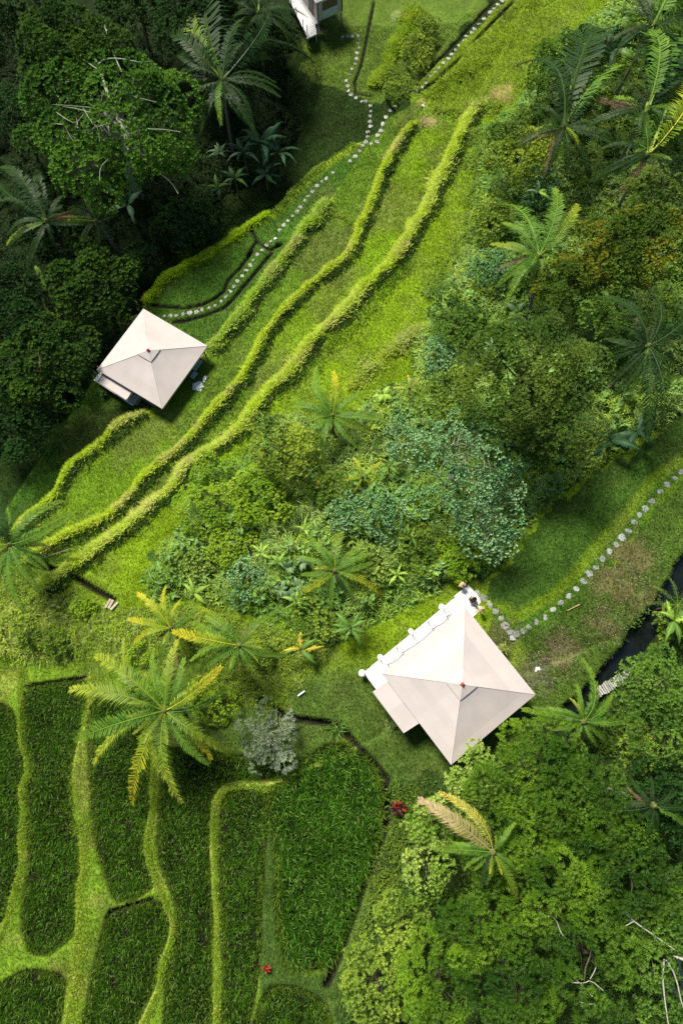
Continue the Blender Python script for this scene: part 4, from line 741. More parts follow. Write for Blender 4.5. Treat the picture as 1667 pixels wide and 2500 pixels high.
for i, (p, lab) in enumerate(zip(Cr(560,1180,3.92, (555,810),(660,975),(580,1080),(440,920),(490,1000),(700,760)), ('big leaved seedling nearest the dead trunk top', 'big leaved seedling with the widest dusty rosette', 'big leaved seedling at the lower end of the cluster', 'light leaved seedling on the left of the cluster', 'dusty seedling in the middle of the cluster', 'dusty seedling at the upper end of the cluster'))):
    banana(p, .62, 8, 1.1, lab, 'w' if i != 3 else 'l', wide=True, name='broad_leaved_seedling', cat='plant', group='big leaved seedlings in the scrub')
for p, L, n, lab, cd_ in ((D((1185,715))[0], .9, 8, 'wide leaved plant at the foot of the bare trunk palm', 'w'), (D((880,905))[0], .8, 8, 'pale big leaved plant left of the orange leaved palmlet', 'l')):
    banana(p, L, n, 1.0, lab, cd_, wide=True, name='broad_leaved_plant', cat='plant', group='broad leaved plants')
def spiky(p, n, L, hm, label, c, name='spiky_plant', cat='plant', W=.10):
    x, y, z = gp(*p, hm); r = np.random.default_rng(int(p[0]+p[1])); root = thing(name, label, cat, (x, y, z)); m = MB(); a = r.random(n)*6.28; e = r.uniform(.1, 1.2, n)
    d = np.column_stack([np.cos(a)*np.cos(e), np.sin(a)*np.cos(e), np.sin(e)]); s = r.normal(0, L*.22, (n, 3)); s[:, 2] = np.abs(s[:, 2])
    c = np.array(c); ci = c[r.integers(0, len(c), n)]*(.7+.6*r.random((n, 1)))
    m.leaves(np.array([x, y, z+hm*.7])+s, d, np.column_stack([np.cos(a), np.sin(a), np.ones(n)*2]), L*(.6+.6*r.random(n)), W*(.7+.5*r.random(n)), ci, droop=.35, fold=.15)
    obj('leaves', m, M_GLOSS, root); obj('stem', MB().tube([(x, y, z-.05), (x, y, z+hm*.8)], [.05, .04], 6, c=(.15, .12, .08)), M_BARK, root)
spiky(D((915,1855))[0], 110, .42, .7, 'dark maroon leaved cordyline with a red heart beside the ditch', [(.035,.012,.015),(.03,.015,.02),(.02,.018,.02),(.30,.03,.01)], 'cordyline', 'shrub')
spiky(Z(6, (1222,925))[0], 40, .22, .5, 'red flowering plant at the corner of two paddies', [(.45,.02,.02),(.5,.08,.05),(.05,.1,.02)], 'red_flower', 'flower')
spiky(D((775,1670))[0], 40, .75, .5, 'spiky green plant on the ditch bank right of the dry shrub', [(.07,.16,.02),(.12,.22,.03)], W=.08)
spiky(Z(5, (225,985))[0], 36, .42, .5, 'small pale rosette plant under the cabin side awning', [(.22,.28,.08),(.12,.2,.04)], W=.07)
spiky(Z(5, (742,628))[0], 26, .42, .5, 'yellow tipped spiky plant at the right corner edge of the near cabin roof', [(.35,.36,.08),(.15,.22,.04)], W=.07)
spiky(Cr(680,0,7.127, (790,560))[0], 40, .4, .8, 'yellow green spiky plant beside the top cabin steps', [(.10,.14,.02),(.3,.3,.05)], W=.07)
spiky(Cr(200,720,4.612, (245,1090))[0], 40, .4, .4, 'little bush below the far cabin awning', [(.05,.11,.02),(.08,.15,.03)], W=.1)
spiky(Cr(200,720,4.612, (555,270))[0], 50, .45, .8, 'light leafed bush against the top corner of the far cabin roof', [(.15,.24,.03),(.1,.17,.03)], W=.14)
# leaf litter on the bare patches and under the trees' edge
lx, ly = [], []
for (cx, cy, r_, _) in BARE[:7]: n = 420; a_ = RNG.random(n)*6.28; q = np.sqrt(RNG.random(n))*r_*1.3; lx.append(cx+q*np.cos(a_)); ly.append(cy+q*np.sin(a_))
lx, ly = np.concatenate(lx), np.concatenate(ly); n = len(lx); a_ = RNG.random(n)*6.28; lit = MB(); pal = np.array([(.32, .27, .17), (.20, .12, .06), (.40, .38, .30), (.12, .08, .05)])
lit.leaves(np.column_stack([lx, ly, hgt(lx, ly)+.035]), np.column_stack([np.cos(a_), np.sin(a_), RNG.normal(0, .2, n)]), np.column_stack([RNG.normal(0, .3, (n, 2)), np.ones(n)]), .06+.10*RNG.random(n), .045, pal[RNG.integers(0, 4, n)])
tag(obj('leaf_litter', lit, M_LEAF), 'dry fallen leaves scattered on the bare earth beside the stream', 'fallen leaves', kind='stuff')
# tree fern at the right edge
x, y, z = gp(*D((1555,1390))[0], 3.0); root = thing('tree_fern', 'tree fern with bright green feathery leaves at the right edge', 'fern', (x, y, z)); obj('trunk', MB().tube([(x, y, z-.1), (x, y, z+3)], [.1, .08], 7, c=(.08, .06, .04)), M_BARK, root)
fern = frond_mesh('frond', (.10,.21,.02), (.17,.30,.03), .3, .5, .05, 77, nl=16); fern.materials.append(M_FROND)
for i in range(9): o = put_frond(fern, (x, y, z+3), i*.7+.2, 1.7, 0, root)
# ------------------------------------------------------------------ stepping stones
def stones(pts, r_, label, group, c=(.33,.33,.31)):
    for i, (px, py) in enumerate(pts):
        x, y, z = gp(px, py); n = 7; r = np.random.default_rng(int(px*13+py)); a = np.sort(np.arange(n)*6.283/n+r.uniform(-.3, .3, n)); rr = r_*r.uniform(.7, 1.15, n)*r.uniform(.78, 1.15); k = r.uniform(.75, 1.0); an = r.random()*3.14
        q = [(rr[j]*math.cos(a[j])*k, rr[j]*math.sin(a[j])) for j in range(n)]; q = [(x+u*math.cos(an)-v*math.sin(an), y+u*math.sin(an)+v*math.cos(an)) for u, v in q]
        zt = max(h1(x+dx, y+dy) for dx in (-.12, .12) for dy in (-.12, .12))+.025; sh = r.uniform(.65, 1.2); q2 = [(x+(u-x)*.9, y+(v-y)*.9) for u, v in q]
        m = MB().slab(q, z-.08, zt-.015, c=np.array(c)*sh); m.slab(q2, zt-.014, zt, c=np.array(c)*sh*1.05)
        tag(obj('stepping_stone', m, M_STONE), label, 'stepping stone', group)
pA = Z(1, (735,5),(715,22),(698,42),(680,65),(653,88),(630,112),(610,133),(595,150),(572,167),(558,188),(537,210),(522,230),(505,250),(488,270),(467,290),(445,312),(428,332),(408,350),(387,382),(370,402),(340,415),(320,423),(275,470),(245,490),(223,510),(202,540),(188,572),(180,600),(165,625),(162,652),(135,660))
pB = Z(1, (5,170),(28,168),(50,168),(75,165),(75,198),(78,220),(70,245),(68,270),(62,294),(48,318),(38,343),(22,372),(27,395),(30,418),(43,437),(65,452),(92,467),(112,467),(130,487),(133,512),(130,535),(130,560),(132,582),(118,608),(120,630),(110,654),(95,670),(83,695),(63,720),(38,742))
pC = Z(0, (1530,795),(1500,822),(1480,835),(1457,855),(1437,880),(1415,903),(1400,922),(1380,950),(1365,972),(1345,992),(1325,1015),(1305,1035),(1285,1058),(1245,1110),(1225,1130),(1205,1150),(1182,1170))+Z(2, (1165,20),(1150,42),(1133,67),(1113,92),(1092,117),(1075,140),(1060,163),(1038,187),(1017,210),(990,228),(962,238),(930,248),(903,258),(873,263),(843,268),(812,275),(785,275),(757,277))
pD = Z(3, (1558,992),(1528,1022),(1492,1050),(1458,1082),(1423,1130),(1392,1160))+Z(5, (1365,15),(1340,47),(1317,87),(1287,117),(1257,150),(1228,183),(1196,214),(1168,255),(1137,285),(1107,320),(1075,355),(1042,388),(1005,417),(970,450),(933,482),(893,505),(858,530),(832,546))
pE = Z(5, (800,558),(772,550),(782,577),(752,520),(730,488),(705,456),(678,425),(650,397),(622,372))
stones(pA, .22, 'pale stepping stone on the straight path down from the top', 'stones of the straight top path')
stones(pB, .21, 'pale stepping stone on the winding path from the top cabin', 'stones of the winding top path')
stones(pC, .21, 'grey stepping stone on the path to the far cabin', 'stones of the far cabin path')
stones(pD, .27, 'grey stepping stone on the curved path along the right lawn', 'stones of the right lawn path', (.29,.31,.29))
stones(pE, .29, 'grey stepping stone between the right lawn path and the near cabin steps', 'stones by the near cabin steps', (.27,.28,.25))
stones(Z(1, (372,498)), .2, 'lone pale stone on the slope below the top path', None); stones(Z(1, (195,727)), .2, 'lone pale stone in the grass under the path junction', None)
# ------------------------------------------------------------------ cabins
CAN = np.array((.485, .436, .420))
def W3(p, z): return np.array([*at(*p, z), z])
def facet(mb, A, B, C_, seed, rows=6, cls=7, sag=.05, tint=1.0):
    r = np.random.default_rng(seed); n = 13; V, cc = [], []
    for i in range(rows*2+1):
        f = i/(rows*2); a = A*(1-f)+B*f; b = A*(1-f)+C_*f
        for j in range(n):
            u = j/(n-1); p = a*(1-u)+b*u; p = p-[0, 0, sag*math.sin(math.pi*u)*math.sin(math.pi*f)]; V.append(p)
    rt = 1+r.uniform(-.055, .055, rows); ct = 1+r.uniform(-.02, .02, 6)
    for i in range(rows*2):
        for j in range(n-1):
            k = i*n+j; q = [V[k], V[k+n], V[k+n+1], V[k+1]]; s = rt[i//2]*ct[j//2]*tint
            mb.add(q, [(0, 1, 2, 3)], c=CAN*s)
def square(c4, z):
    """fit a square to four eave corners seen at height z, order top right bottom left"""
    P = np.array([at(*p, z) for p in c4]); c = P.mean(0); a = (P[1]-P[3])/2; b = (P[0]-P[2])/2
    b2 = np.array([-a[1], a[0]]); e = (b+b2)/2; a2 = np.array([e[1], -e[0]]); return c, e, a2   # e to top corner, a2 to right corner
def cabin(corners, name_label, wall_c, eh, ah, seed):
    px, py = np.mean(corners, 0); x, y, zg = gp(px, py, eh); ez = zg+eh
    c, e, a = square(corners, ez); c = np.array(c); zg = h1(*c); 
    K = [c+e, c+a, c-e, c-a]; root = thing('cabin', name_label, 'cabin', (c[0], c[1], zg), 'canvas roofed cabins')
    Ap = np.array([*c, ez+ah]); cor = [np.array([*k, ez]) for k in K]
    m = MB()
    for i in range(4): facet(m, Ap, cor[i], cor[(i+1) % 4], seed+i)
    for i in range(4):
        A_, B_ = cor[i], cor[(i+1) % 4]; m.add([A_, B_, B_-[0, 0, .16], A_-[0, 0, .16]], [(0, 3, 2, 1)], c=CAN*.85)
    roof = obj('roof', m, M_CANVAS, root)
    m = MB()
    for i in range(4): m.tube([cor[i]+[0, 0, .012], Ap+[0, 0, .012]], .012, 5, c=CAN*1.1)
    obj('ridge_seams', m, M_CANVAS, roof)
    s = .20; m = MB(); A2 = Ap+[0, 0, .10]
    kc = [Ap*(1-s)+q*s+[0, 0, .06] for q in cor]
    for i in range(4): facet(m, A2, kc[i], kc[(i+1) % 4], seed+9+i, 2, 3, .01, 1.02); m.add([kc[i], kc[(i+1) % 4], kc[(i+1) % 4]-[0, 0, .05], kc[i]-[0, 0, .05]], [(0, 3, 2, 1)], c=CAN*.8)
    obj('roof_cap', m, M_CANVAS, roof)
    obj('finial', MB().lathe([(.15, 0), (.15, .06), (.08, .10), (.04, .2), (0, .22)], A2[0], A2[1], A2[2]-.05, 4, c=(.42, .07, .025)), M_PAINT, roof)
    # body
    fz = zg+.62; kk = [c+(k-c)*.80 for k in K]; m = MB(); m.slab([tuple(c+(k-c)*.93) for k in K], fz-.16, fz, c=(.30, .25, .19)); obj('platform', m, M_WOOD, root)
    for i in range(4):
        A_, B_ = kk[i], kk[(i+1) % 4]; d = B_-A_; L = np.linalg.norm(d); d = d/L; nn = np.array([d[1], -d[0]]); mid = (A_+B_)/2; rot = math.atan2(d[1], d[0])
        wl = obj('wall', MB().box(mid[0], mid[1], (fz+ez)/2+.0, L-.1, .07, ez-fz-.02, rot, c=wall_c), M_CANVAS, root)
        wn = obj('window', MB().box(mid[0], mid[1], fz+1.25, L*.42, .10, .9, rot, c=(.10, .085, .07)), M_DARK, wl)
    for k in K:
        q = c+(k-c)*.90; obj('roof_post', MB().tube([(q[0], q[1], zg-.3), (q[0], q[1], ez-.02+ah*.1)], .055, 7, c=(.10, .075, .055)), M_WOOD, root)
    for i in range(4):
        for t in (.0, .5): q = c+((kk[i]*(1-t)+kk[(i+1) % 4]*t)-c)*1.1; obj('footing', MB().tube([(q[0], q[1], h1(*q)-.3), (q[0], q[1], fz-.17)], .08, 7, c=(.2, .19, .17)), M_WOOD, root)
    return root, c, e, a, zg, ez, fz
big4 = D((1065,1395),(1232,1597),(1035,1755),(877,1546))
nearc, c, e, a, zg, ez, fz = cabin(big4, 'near cabin with the larger pinkish canvas pyramid roof', (.62, .54, .48), 2.5, 1.3, 100)
# side awning (lower left)
c2 = lambda *p: Cr(860, 1420, 5.227, *p)
ax = [W3(p, ez-.12) for p in c2((260,1405),(440,1250),(850,1790),(655,1930))]; m = MB()
low = ez-.22; q = [W3(p, low)[:2] for p in c2((260,1405),(455,1265),(855,1795),(655,1930))]
P3 = [(*q[0], low), (*q[1], low+.12), (*q[2], low+.12), (*q[3], low)]
mid1 = (np.array(P3[0])+P3[3])/2; mid2 = (np.array(P3[1])+P3[2])/2
m.add([P3[0], P3[1], mid2, mid1], [(0, 3, 2, 1)], c=CAN*1.02); m.add([mid1, mid2, P3[2], P3[3]], [(0, 3, 2, 1)], c=CAN*.93)
for A_, B_ in ((P3[0], P3[3]), (P3[3], P3[2]), (P3[1], P3[0])): A_, B_ = np.array(A_), np.array(B_); m.add([A_, B_, B_-[0, 0, .22], A_-[0, 0, .22]], [(0, 1, 2, 3)], c=CAN*.8)
m.tube([P3[0], P3[3], P3[2]], .035, 5, c=CAN*.9); obj('side_awning', m, M_CANVAS, nearc)
qq = [np.array(p) for p in q]; cq = sum(qq)/4
m = MB(); m.slab([tuple(cq+(p-cq)*.86) for p in qq], h1(*cq)-.2, low-.25, c=(.58, .50, .45)); obj('bathroom_wall', m, M_CANVAS, nearc)
# white deck along the upper left edge, with steps at its far end
WH = (.86, .87, .86)
dz = fz+.02
o0, o1 = W3(c2((150,1165))[0], dz)[:2], W3(c2((1150,345))[0], dz)[:2]; u = (o1-o0)/np.linalg.norm(o1-o0); nv = np.array([u[1], -u[0]]); Ld = np.linalg.norm(o1-o0); Wd = 1.55
m = MB(); npl = int(Ld/.145)
for i in range(npl):
    p = o0+u*(i+.5)*Ld/npl+nv*Wd/2; m.box(p[0], p[1], dz-.02+.003*((i*7) % 3), Ld/npl-.012, Wd, .04, math.atan2(u[1], u[0]), c=np.array(WH)*(.95+.05*((i*13) % 5)/4))
deck = obj('deck', m, M_PAINT, nearc)
o2 = W3(c2((150,1165))[0], dz)[:2]; p = o0+nv*(Wd+.9)+u*.45
m = MB()
for i in range(9): pp = o0+nv*(Wd+.1+i*.2)+u*.35; m.box(pp[0], pp[1], dz-.023, .95, .19, .04, math.atan2(u[1], u[0]), c=WH)
obj('deck_return', m, M_PAINT, nearc)
m = MB(); m.box(*(o0+u*Ld/2-nv*.02), dz-.16, Ld, .04, .22, math.atan2(u[1], u[0]), c=(.7, .7, .68)); m.box(*(o0-u*.02+nv*1.2), dz-.16, .04, 2.4, .22, math.atan2(u[1], u[0]), c=(.7, .7, .68))
obj('fascia', m, M_PAINT, deck)
rope = []
for i in range(6):
    p = o0+u*Ld*i/5+nv*.07; obj('railing_post', MB().tube([(p[0], p[1], dz), (p[0], p[1], dz+.85)], .035, 6, c=(.25, .23, .2)), M_WOOD, nearc); rope.append(np.array([*p, dz+.8]))
    f_ = o0+u*Ld*i/5+nv*.15; obj('footing', MB().tube([(f_[0], f_[1], h1(*f_)-.3), (f_[0], f_[1], dz-.06)], .06, 6, c=(.35, .34, .3)), M_WOOD, nearc)
P = []
for A_, B_ in zip(rope[:-1], rope[1:]): P += [A_*(1-t)+B_*t-[0, 0, .14*math.sin(math.pi*t)] for t in np.linspace(0, .9, 8)]
obj('railing_rope', MB().tube(np.array(P+[rope[-1]]), .016, 5, c=(.45, .42, .36)), M_CLOTH, nearc)
# awning hem rolled along the deck side of the roof
P = []
hp = [W3(p, ez-.15) for p in c2((475,1050),(667,890),(1068,575),(1255,415))]
for A_, B_ in zip(hp[:-1], hp[1:]): P += [A_*(1-t)+B_*t-[0, 0, .10*math.sin(math.pi*t)]+np.array([*nv*.10*math.sin(math.pi*t), 0]) for t in np.linspace(0, .92, 8)]
obj('awning_hem', MB().tube(np.array(P+[hp[-1]]), .045, 6, c=CAN*.75), M_CANVAS, nearc)
for q in hp: obj('awning_pole', MB().tube([(q[0], q[1], dz), (q[0], q[1], q[2]+.05)], .03, 6, c=(.2, .18, .16)), M_WOOD, nearc)
# steps
c1_ = lambda *p: Cr(1060, 1380, 7.84, *p)
e1 = W3(c1_((600,480))[0], zg+.2)[:2]; Ls = np.linalg.norm(e1-o1); ns = 9; m = MB()
for i in range(ns):
    t = (i+.5)/ns; p = o1+u*Ls*t+nv*(Wd*.5-.05); zz = dz-.03-(dz-zg-.30)*t; m.box(p[0], p[1], zz, Ls/ns-.015, Wd+.2 if i > 4 else Wd, .06, math.atan2(u[1], u[0]), c=np.array(WH)*(.9+.1*(i % 2)))
    m.box(p[0]-u[0]*Ls/ns/2, p[1]-u[1]*Ls/ns/2, zz-.05, .02, Wd-.1, .1, math.atan2(u[1], u[0]), c=(.4, .4, .4))
obj('steps', m, M_PAINT, nearc); zst = dz-.03-(dz-zg-.30)*.95
m = MB()
for i in range(2):
    pp = o1+u*(Ls+.10+.17*i)+nv*(Wd*.5+.05); m.box(pp[0], pp[1], zst-.02, .16, Wd+.35, .06, math.atan2(u[1], u[0]), c=np.array(WH)*.97)
obj('bottom_step', m, M_PAINT, nearc)
# round white lanterns along the deck edge
for p, r_, lab in zip(c2((125,1170),(355,965),(745,635),(1140,325)), (.21, .17, .16, .19), ('at the outer corner of the near cabin deck', 'second from the outer corner along the deck edge', 'half way along the near cabin deck edge', 'where the near cabin deck meets its steps')):
    z_ = zg+.35; xy = W3(p, z_)[:2]; t = thing('round_lantern', 'white round lantern '+lab, 'lantern', (*xy, h1(*xy)), 'round white lanterns along the deck')
    an = np.linspace(-1.4, 1.57, 9); obj('globe', MB().lathe([(max(.002, r_*1.15*math.cos(q_)), r_*.8*math.sin(q_)) for q_ in an], xy[0], xy[1], z_, 14, c=(.84, .82, .76)), M_PAINT, t, True)
    obj('post', MB().tube([(*xy, h1(*xy)-.1), (*xy, z_-.1)], .04, 6, c=(.3, .28, .22)), M_WOOD, t)
# folded beige lantern caps on posts
for p, lab, rt in zip(c1_((540,370),(905,840)), ('on the outer side of the near cabin steps', 'on the roof side of the near cabin steps'), (.3, .9)):
    x, y, z = gp(*p, .9); t = thing('garden_lantern', 'beige folded lantern shade on a post '+lab, 'lantern', (x, y, z), 'beige lanterns beside the steps'); m = MB(); V = [(x, y, z+1.02)]
    for i in range(8): an = rt+i*math.pi/4; rr = .27 if i % 2 == 0 else .19; V.append((x+rr*math.cos(an), y+rr*math.sin(an), z+(.72 if i % 2 == 0 else .86)))
    T_ = [(0, 1+i, 1+(i+1) % 8) for i in range(8)]
    for i, f_ in enumerate(T_): m.add([V[k] for k in f_], t=[(0, 1, 2)], c=np.array((.52, .36, .22))*(1.1 if i % 2 else .85))
    obj('shade', m, M_CLOTH, t); obj('post', MB().tube([(x, y, z-.1), (x, y, z+.98)], .035, 6, c=(.12, .08, .05)), M_WOOD, t); obj('light_glass', MB().lathe([(.07, .45), (.11, .5), (.11, .7), (.07, .76)], x, y, z, 8, c=(.6, .55, .45)), M_PAINT, t)
# far cabin
small4 = D((330,703),(473,797),(373,940),(227,851))
farc, fc, fe, fa, fzg, fez, ffz = cabin(small4, 'far cabin with the smaller cream canvas pyramid roof on the terraces', (.50, .46, .42), 2.5, 1.15, 200)
c3 = lambda *p: Cr(200, 720, 4.612, *p)
m = MB(); low = fez-.35; P3 = [W3(p, low) for p in c3((185,975),(250,865),(570,1080),(505,1180))]
m.add(P3, [(0, 3, 2, 1)], c=CAN*.98); m.tube([P3[1], P3[0], P3[3]], .07, 6, c=CAN*.95)
for A_, B_ in ((P3[0], P3[3]), (P3[3], P3[2]), (P3[1], P3[0])): m.add([A_, B_, B_-[0, 0, .3], A_-[0, 0, .3]], [(0, 1, 2, 3)], c=CAN*.8)
obj('side_awning', m, M_CANVAS, farc)
pl = [W3(p, ffz)[:2] for p in c3((140,955),(260,800),(690,1080),(580,1245))]
m = MB(); m.slab([tuple(p) for p in pl], ffz-.14, ffz-.005, c=(.62, .66, .68)); obj('deck', m, M_PAINT, farc)
m = MB(); d_ = pl[3]-pl[0]; L_ = np.linalg.norm(d_); mid = (pl[0]+pl[3])/2; m.box(mid[0], mid[1], ffz+.02, L_, .08, .14, math.atan2(d_[1], d_[0]), c=(.80, .82, .84)); obj('fascia', m, M_PAINT, farc)
tk = [W3(p, ffz+.5) for p in c3((150,870),(200,830),(120,900),(190,870))]
for i in range(4): obj('railing_post', MB().tube([(tk[i][0], tk[i][1], ffz-1.2), (tk[i][0], tk[i][1], ffz+.9)], .035, 6, c=(.30, .30, .28)), M_WOOD, farc)
bx = W3(c3((590,1150))[0], ffz+.4); obj('wash_counter', MB().box(bx[0], bx[1], ffz+.35, .75, .9, .7, math.atan2(d_[1], d_[0])+1.57, c=(.22, .27, .28)).box(bx[0], bx[1], ffz+.71, .8, .95, .04, math.atan2(d_[1], d_[0])+1.57, c=(.35, .40, .40)), M_PAINT, farc)
# teal garden seats beside the far cabin
for p, L_, lab in zip(c3((1300,790),(1262,900)), (.95, .55), ('long pale teal bench by the right side of the far cabin', 'short teal stool between the teal bench and the far cabin')):
    x, y, z = gp(*p, .45); t = thing('garden_bench', lab, 'bench', (x, y, z), 'teal seats by the far cabin'); rt = math.atan2(fa[1]-fe[1], fa[0]-fe[0])+math.pi/2; rt = math.atan2((fc+fa-(fc-fe))[1], (fc+fa-(fc-fe))[0])
    m = MB()
    for j in range(3): off = (j-1)*.13; m.box(x-math.sin(rt)*off, y+math.cos(rt)*off, z+.45, L_, .11, .035, rt, c=(.25, .42, .42))
    obj('seat', m, M_PAINT, t)
    for sx in (-1, 1):
        for sy in (-1, 1): q = (x+math.cos(rt)*sx*(L_/2-.06)-math.sin(rt)*sy*.14, y+math.sin(rt)*sx*(L_/2-.06)+math.cos(rt)*sy*.14); obj('leg', MB().tube([(*q, z-.05), (*q, z+.44)], .022, 6, c=(.16, .27, .27)), M_PAINT, t)
# crumpled white cloths on the grass there
def rag(p, r_, label, seed, c=(.62, .68, .70), sx=1.0, ang=0):
    x, y, z = gp(*p); r = np.random.default_rng(seed); m = MB(); n = 12; V = [(x, y, z+.10)]; q = []
    for ring, f_ in ((0, .4), (1, .75), (2, 1.0)):
        for i in range(n): a_ = i*6.283/n; rr = r_*f_*r.uniform(.7, 1.2); dx, dy = rr*math.cos(a_)*sx, rr*math.sin(a_); V.append((x+dx*math.cos(ang)-dy*math.sin(ang), y+dx*math.sin(ang)+dy*math.cos(ang), z+(.12-.07*ring/2)*r.uniform(.4, 1.5)))
    T_ = [(0, 1+i, 1+(i+1) % n) for i in range(n)]; Q_ = [(1+k*n+i, 1+(k+1)*n+i, 1+(k+1)*n+(i+1) % n, 1+k*n+(i+1) % n) for k in range(2) for i in range(n)]
    tag(obj('cloth_sheet', m.add(V, Q_, T_, c=c), M_CLOTH), label, 'cloth')
rag(c3((1310,1035))[0], .42, 'crumpled pale plastic sheet on the lawn right of the far cabin', 4); rag(c3((1385,945))[0], .15, 'small white rag between the plastic sheet and the teal bench', 5, (.8, .85, .86), 2.0, 1.5)
rag(Z(5, (900,725))[0], .2, 'small white rag on the ash patch right of the near cabin', 6, (.6, .62, .64))
# ------------------------------------------------------------------ top cabin, seen from its front, cut by the frame
c4 = lambda *p: Cr(680, 0, 7.127, *p)
gx_, gy_, tz = gp(*c4((700,640))[0]); dk = tz+1.15
A_, B_ = W3(c4((690,372))[0], dk)[:2], W3(c4((1092,190))[0], dk)[:2]; fr = (B_-A_)/np.linalg.norm(B_-A_); bk = np.array([-fr[1], fr[0]]); Lw = np.linalg.norm(B_-A_)
topc = thing('cabin', 'top cabin with white deck cut by the top of the picture', 'cabin', (*((A_+B_)/2+bk*2), tz), 'canvas roofed cabins'); rot = math.atan2(fr[1], fr[0]); wh = 2.0
mid = (A_+B_)/2
w1 = obj('wall', MB().box(*(mid), dk+wh/2, Lw, .08, wh, rot, c=(.50, .47, .44)), M_CANVAS, topc)
obj('window', MB().box(*(mid-bk*.05), dk+1.25, Lw*.62, .05, .75, rot, c=(.17, .12, .07)), M_CLOTH, w1); obj('window_panel', MB().box(*(mid-bk*.05), dk+.45, Lw*.62, .05, .75, rot, c=(.52, .58, .60)), M_PAINT, w1)
obj('wall', MB().box(*(A_+bk*2.0), dk+wh/2, .08, 4.0, wh, rot, c=(.62, .52, .47)), M_CANVAS, topc); obj('wall', MB().box(*(B_+bk*2.0), dk+wh/2, .08, 4.0, wh, rot, c=(.55, .47, .43)), M_CANVAS, topc)
obj('door', MB().box(*(A_+bk*1.2-fr*.06), dk+.95, .06, .9, 1.9, rot, c=(.05, .04, .035)), M_DARK, topc)
for q, hh in ((A_-bk*.06-fr*.05, 1.9), (B_-bk*.06+fr*.05, 1.9)): obj('post', MB().tube([(*q, dk), (*q, dk+hh)], .05, 6, c=(.03, .03, .03)), M_WOOD, topc)
cc_ = mid+bk*2.0; K = [cc_+fr*(Lw/2+.3)*sx+bk*2.9*sy for sx, sy in ((-1, -.78), (1, -.78), (1, 1), (-1, 1))]; m = MB(); ap = np.array([*cc_, dk+3.4])
for i in range(4): facet(m, ap, np.array([*K[(i+1) % 4], dk+wh+.05]), np.array([*K[i], dk+wh+.05]), 300+i)
obj('roof', m, M_CANVAS, topc)
dq = [W3(p, dk)[:2] for p in c4((200,20),(512,660),(672,580),(630,420),(700,380),(420,-250),(90,-250))]
m = MB().slab([tuple(p) for p in dq], dk-.14, dk, c=(.70, .70, .70)); deck = obj('deck', m, M_PAINT, topc)
m = MB(); A2, B2 = dq[1], dq[0]; nn = 26; dd = (A2-B2)/nn; pe = (dq[4]-dq[3]); ang = math.atan2(*(fr[::-1]))
for i in range(30):
    p0 = dq[1]+(dq[0]-dq[1])*i/26; m.box(*(p0+fr*.75), dk+.004, 1.4, .012, .01, rot, c=(.35, .35, .35))
obj('plank_gap', m, M_PAINT, deck)
for q in c4((310,190),(425,400),(495,500),(660,470),(215,20)):
    p = W3(q, dk+.6)[:2]; obj('railing_post', MB().tube([(*p, dk), (*p, dk+.95)], .04, 6, c=(.05, .05, .05)), M_WOOD, topc)
for q in (dq[1]+bk*.15, dq[2]+bk*.2, dq[0], B_, A_): obj('footing', MB().tube([(*q, h1(*q)-.4), (*q, dk-.13)], .08, 6, c=(.30, .33, .32)), M_WOOD, topc)
# ------------------------------------------------------------------ plank bridge, planks, lamp pole, tube, garden poles
c5 = lambda *p: Cr(1380, 1500, 5.463, *p)
bz = max(h1(*W3(c5((420,1040))[0], -.3)[:2]), zs+.25)+.12; A_, B_ = W3(c5((420,1045))[0], bz)[:2], W3(c5((890,760))[0], bz)[:2]; d = B_-A_; L_ = np.linalg.norm(d); d /= L_; s = np.array([-d[1], d[0]]); root = thing('plank_bridge', 'weathered slatted plank bridge over the dark stream', 'bridge', (*((A_+B_)/2), zs)); rt = math.atan2(d[1], d[0]); m = MB(); rr = np.random.default_rng(5)
for i in range(18):
    p = A_+d*(i+.5)*L_/18+s*rr.normal(0, .02); m.box(*p, bz+rr.normal(0, .006), L_/18-.035, .62*rr.uniform(.85, 1.1), .035, rt+rr.normal(0, .06), c=np.array((.36, .37, .33))*rr.uniform(.75, 1.15))
obj('slats', m, M_WOOD, root)
for q in (-.2, .2): obj('beam', MB().box(*((A_+B_)/2+s*q), bz-.07, L_+.5, .09, .09, rt, c=(.12, .1, .08)), M_WOOD, root)
for p in (A_+d*.1, B_-d*.1): obj('post', MB().tube([(*p, zs-.8), (*p, bz-.1)], .06, 6, c=(.12, .1, .08)), M_WOOD, root)
for i, (p, q, lab) in enumerate(zip(c1p := Cr(0,1200,3.92, (1020,1105),(1050,1110),(1075,1125)), Cr(0,1200,3.92, (1080,1045),(1105,1055),(1125,1070)), ('leftmost of the three weathered boards by the left ditch', 'middle of the three weathered boards by the left ditch', 'rightmost of the three weathered boards by the left ditch'))):
    a_ = gp(*p); b_ = gp(*q); zz = max(a_[2], b_[2])+.12; d = np.array(b_[:2])-a_[:2]; tag(obj('wooden_board', MB().box((a_[0]+b_[0])/2, (a_[1]+b_[1])/2, zz, np.linalg.norm(d)+.15, .15, .035, math.atan2(d[1], d[0]), c=np.array((.42, .36, .28))*(.9+.1*i)), M_WOOD), lab, 'board', 'weathered boards')
a_ = gp(*Cr(540,1680,6.533, (1225,125))[0]); b_ = gp(*Cr(540,1680,6.533, (1335,45))[0]); zz = max(a_[2], b_[2])+.14
tag(obj('plastic_pipe', MB().tube([(*a_[:2], zz), (*b_[:2], zz)], .055, 9, c=(.85, .87, .86)), M_PAINT), 'short white plastic pipe lying on the grass above the dry shrub', 'pipe')
c6 = lambda *p: Cr(560, 480, 7.127, *p)
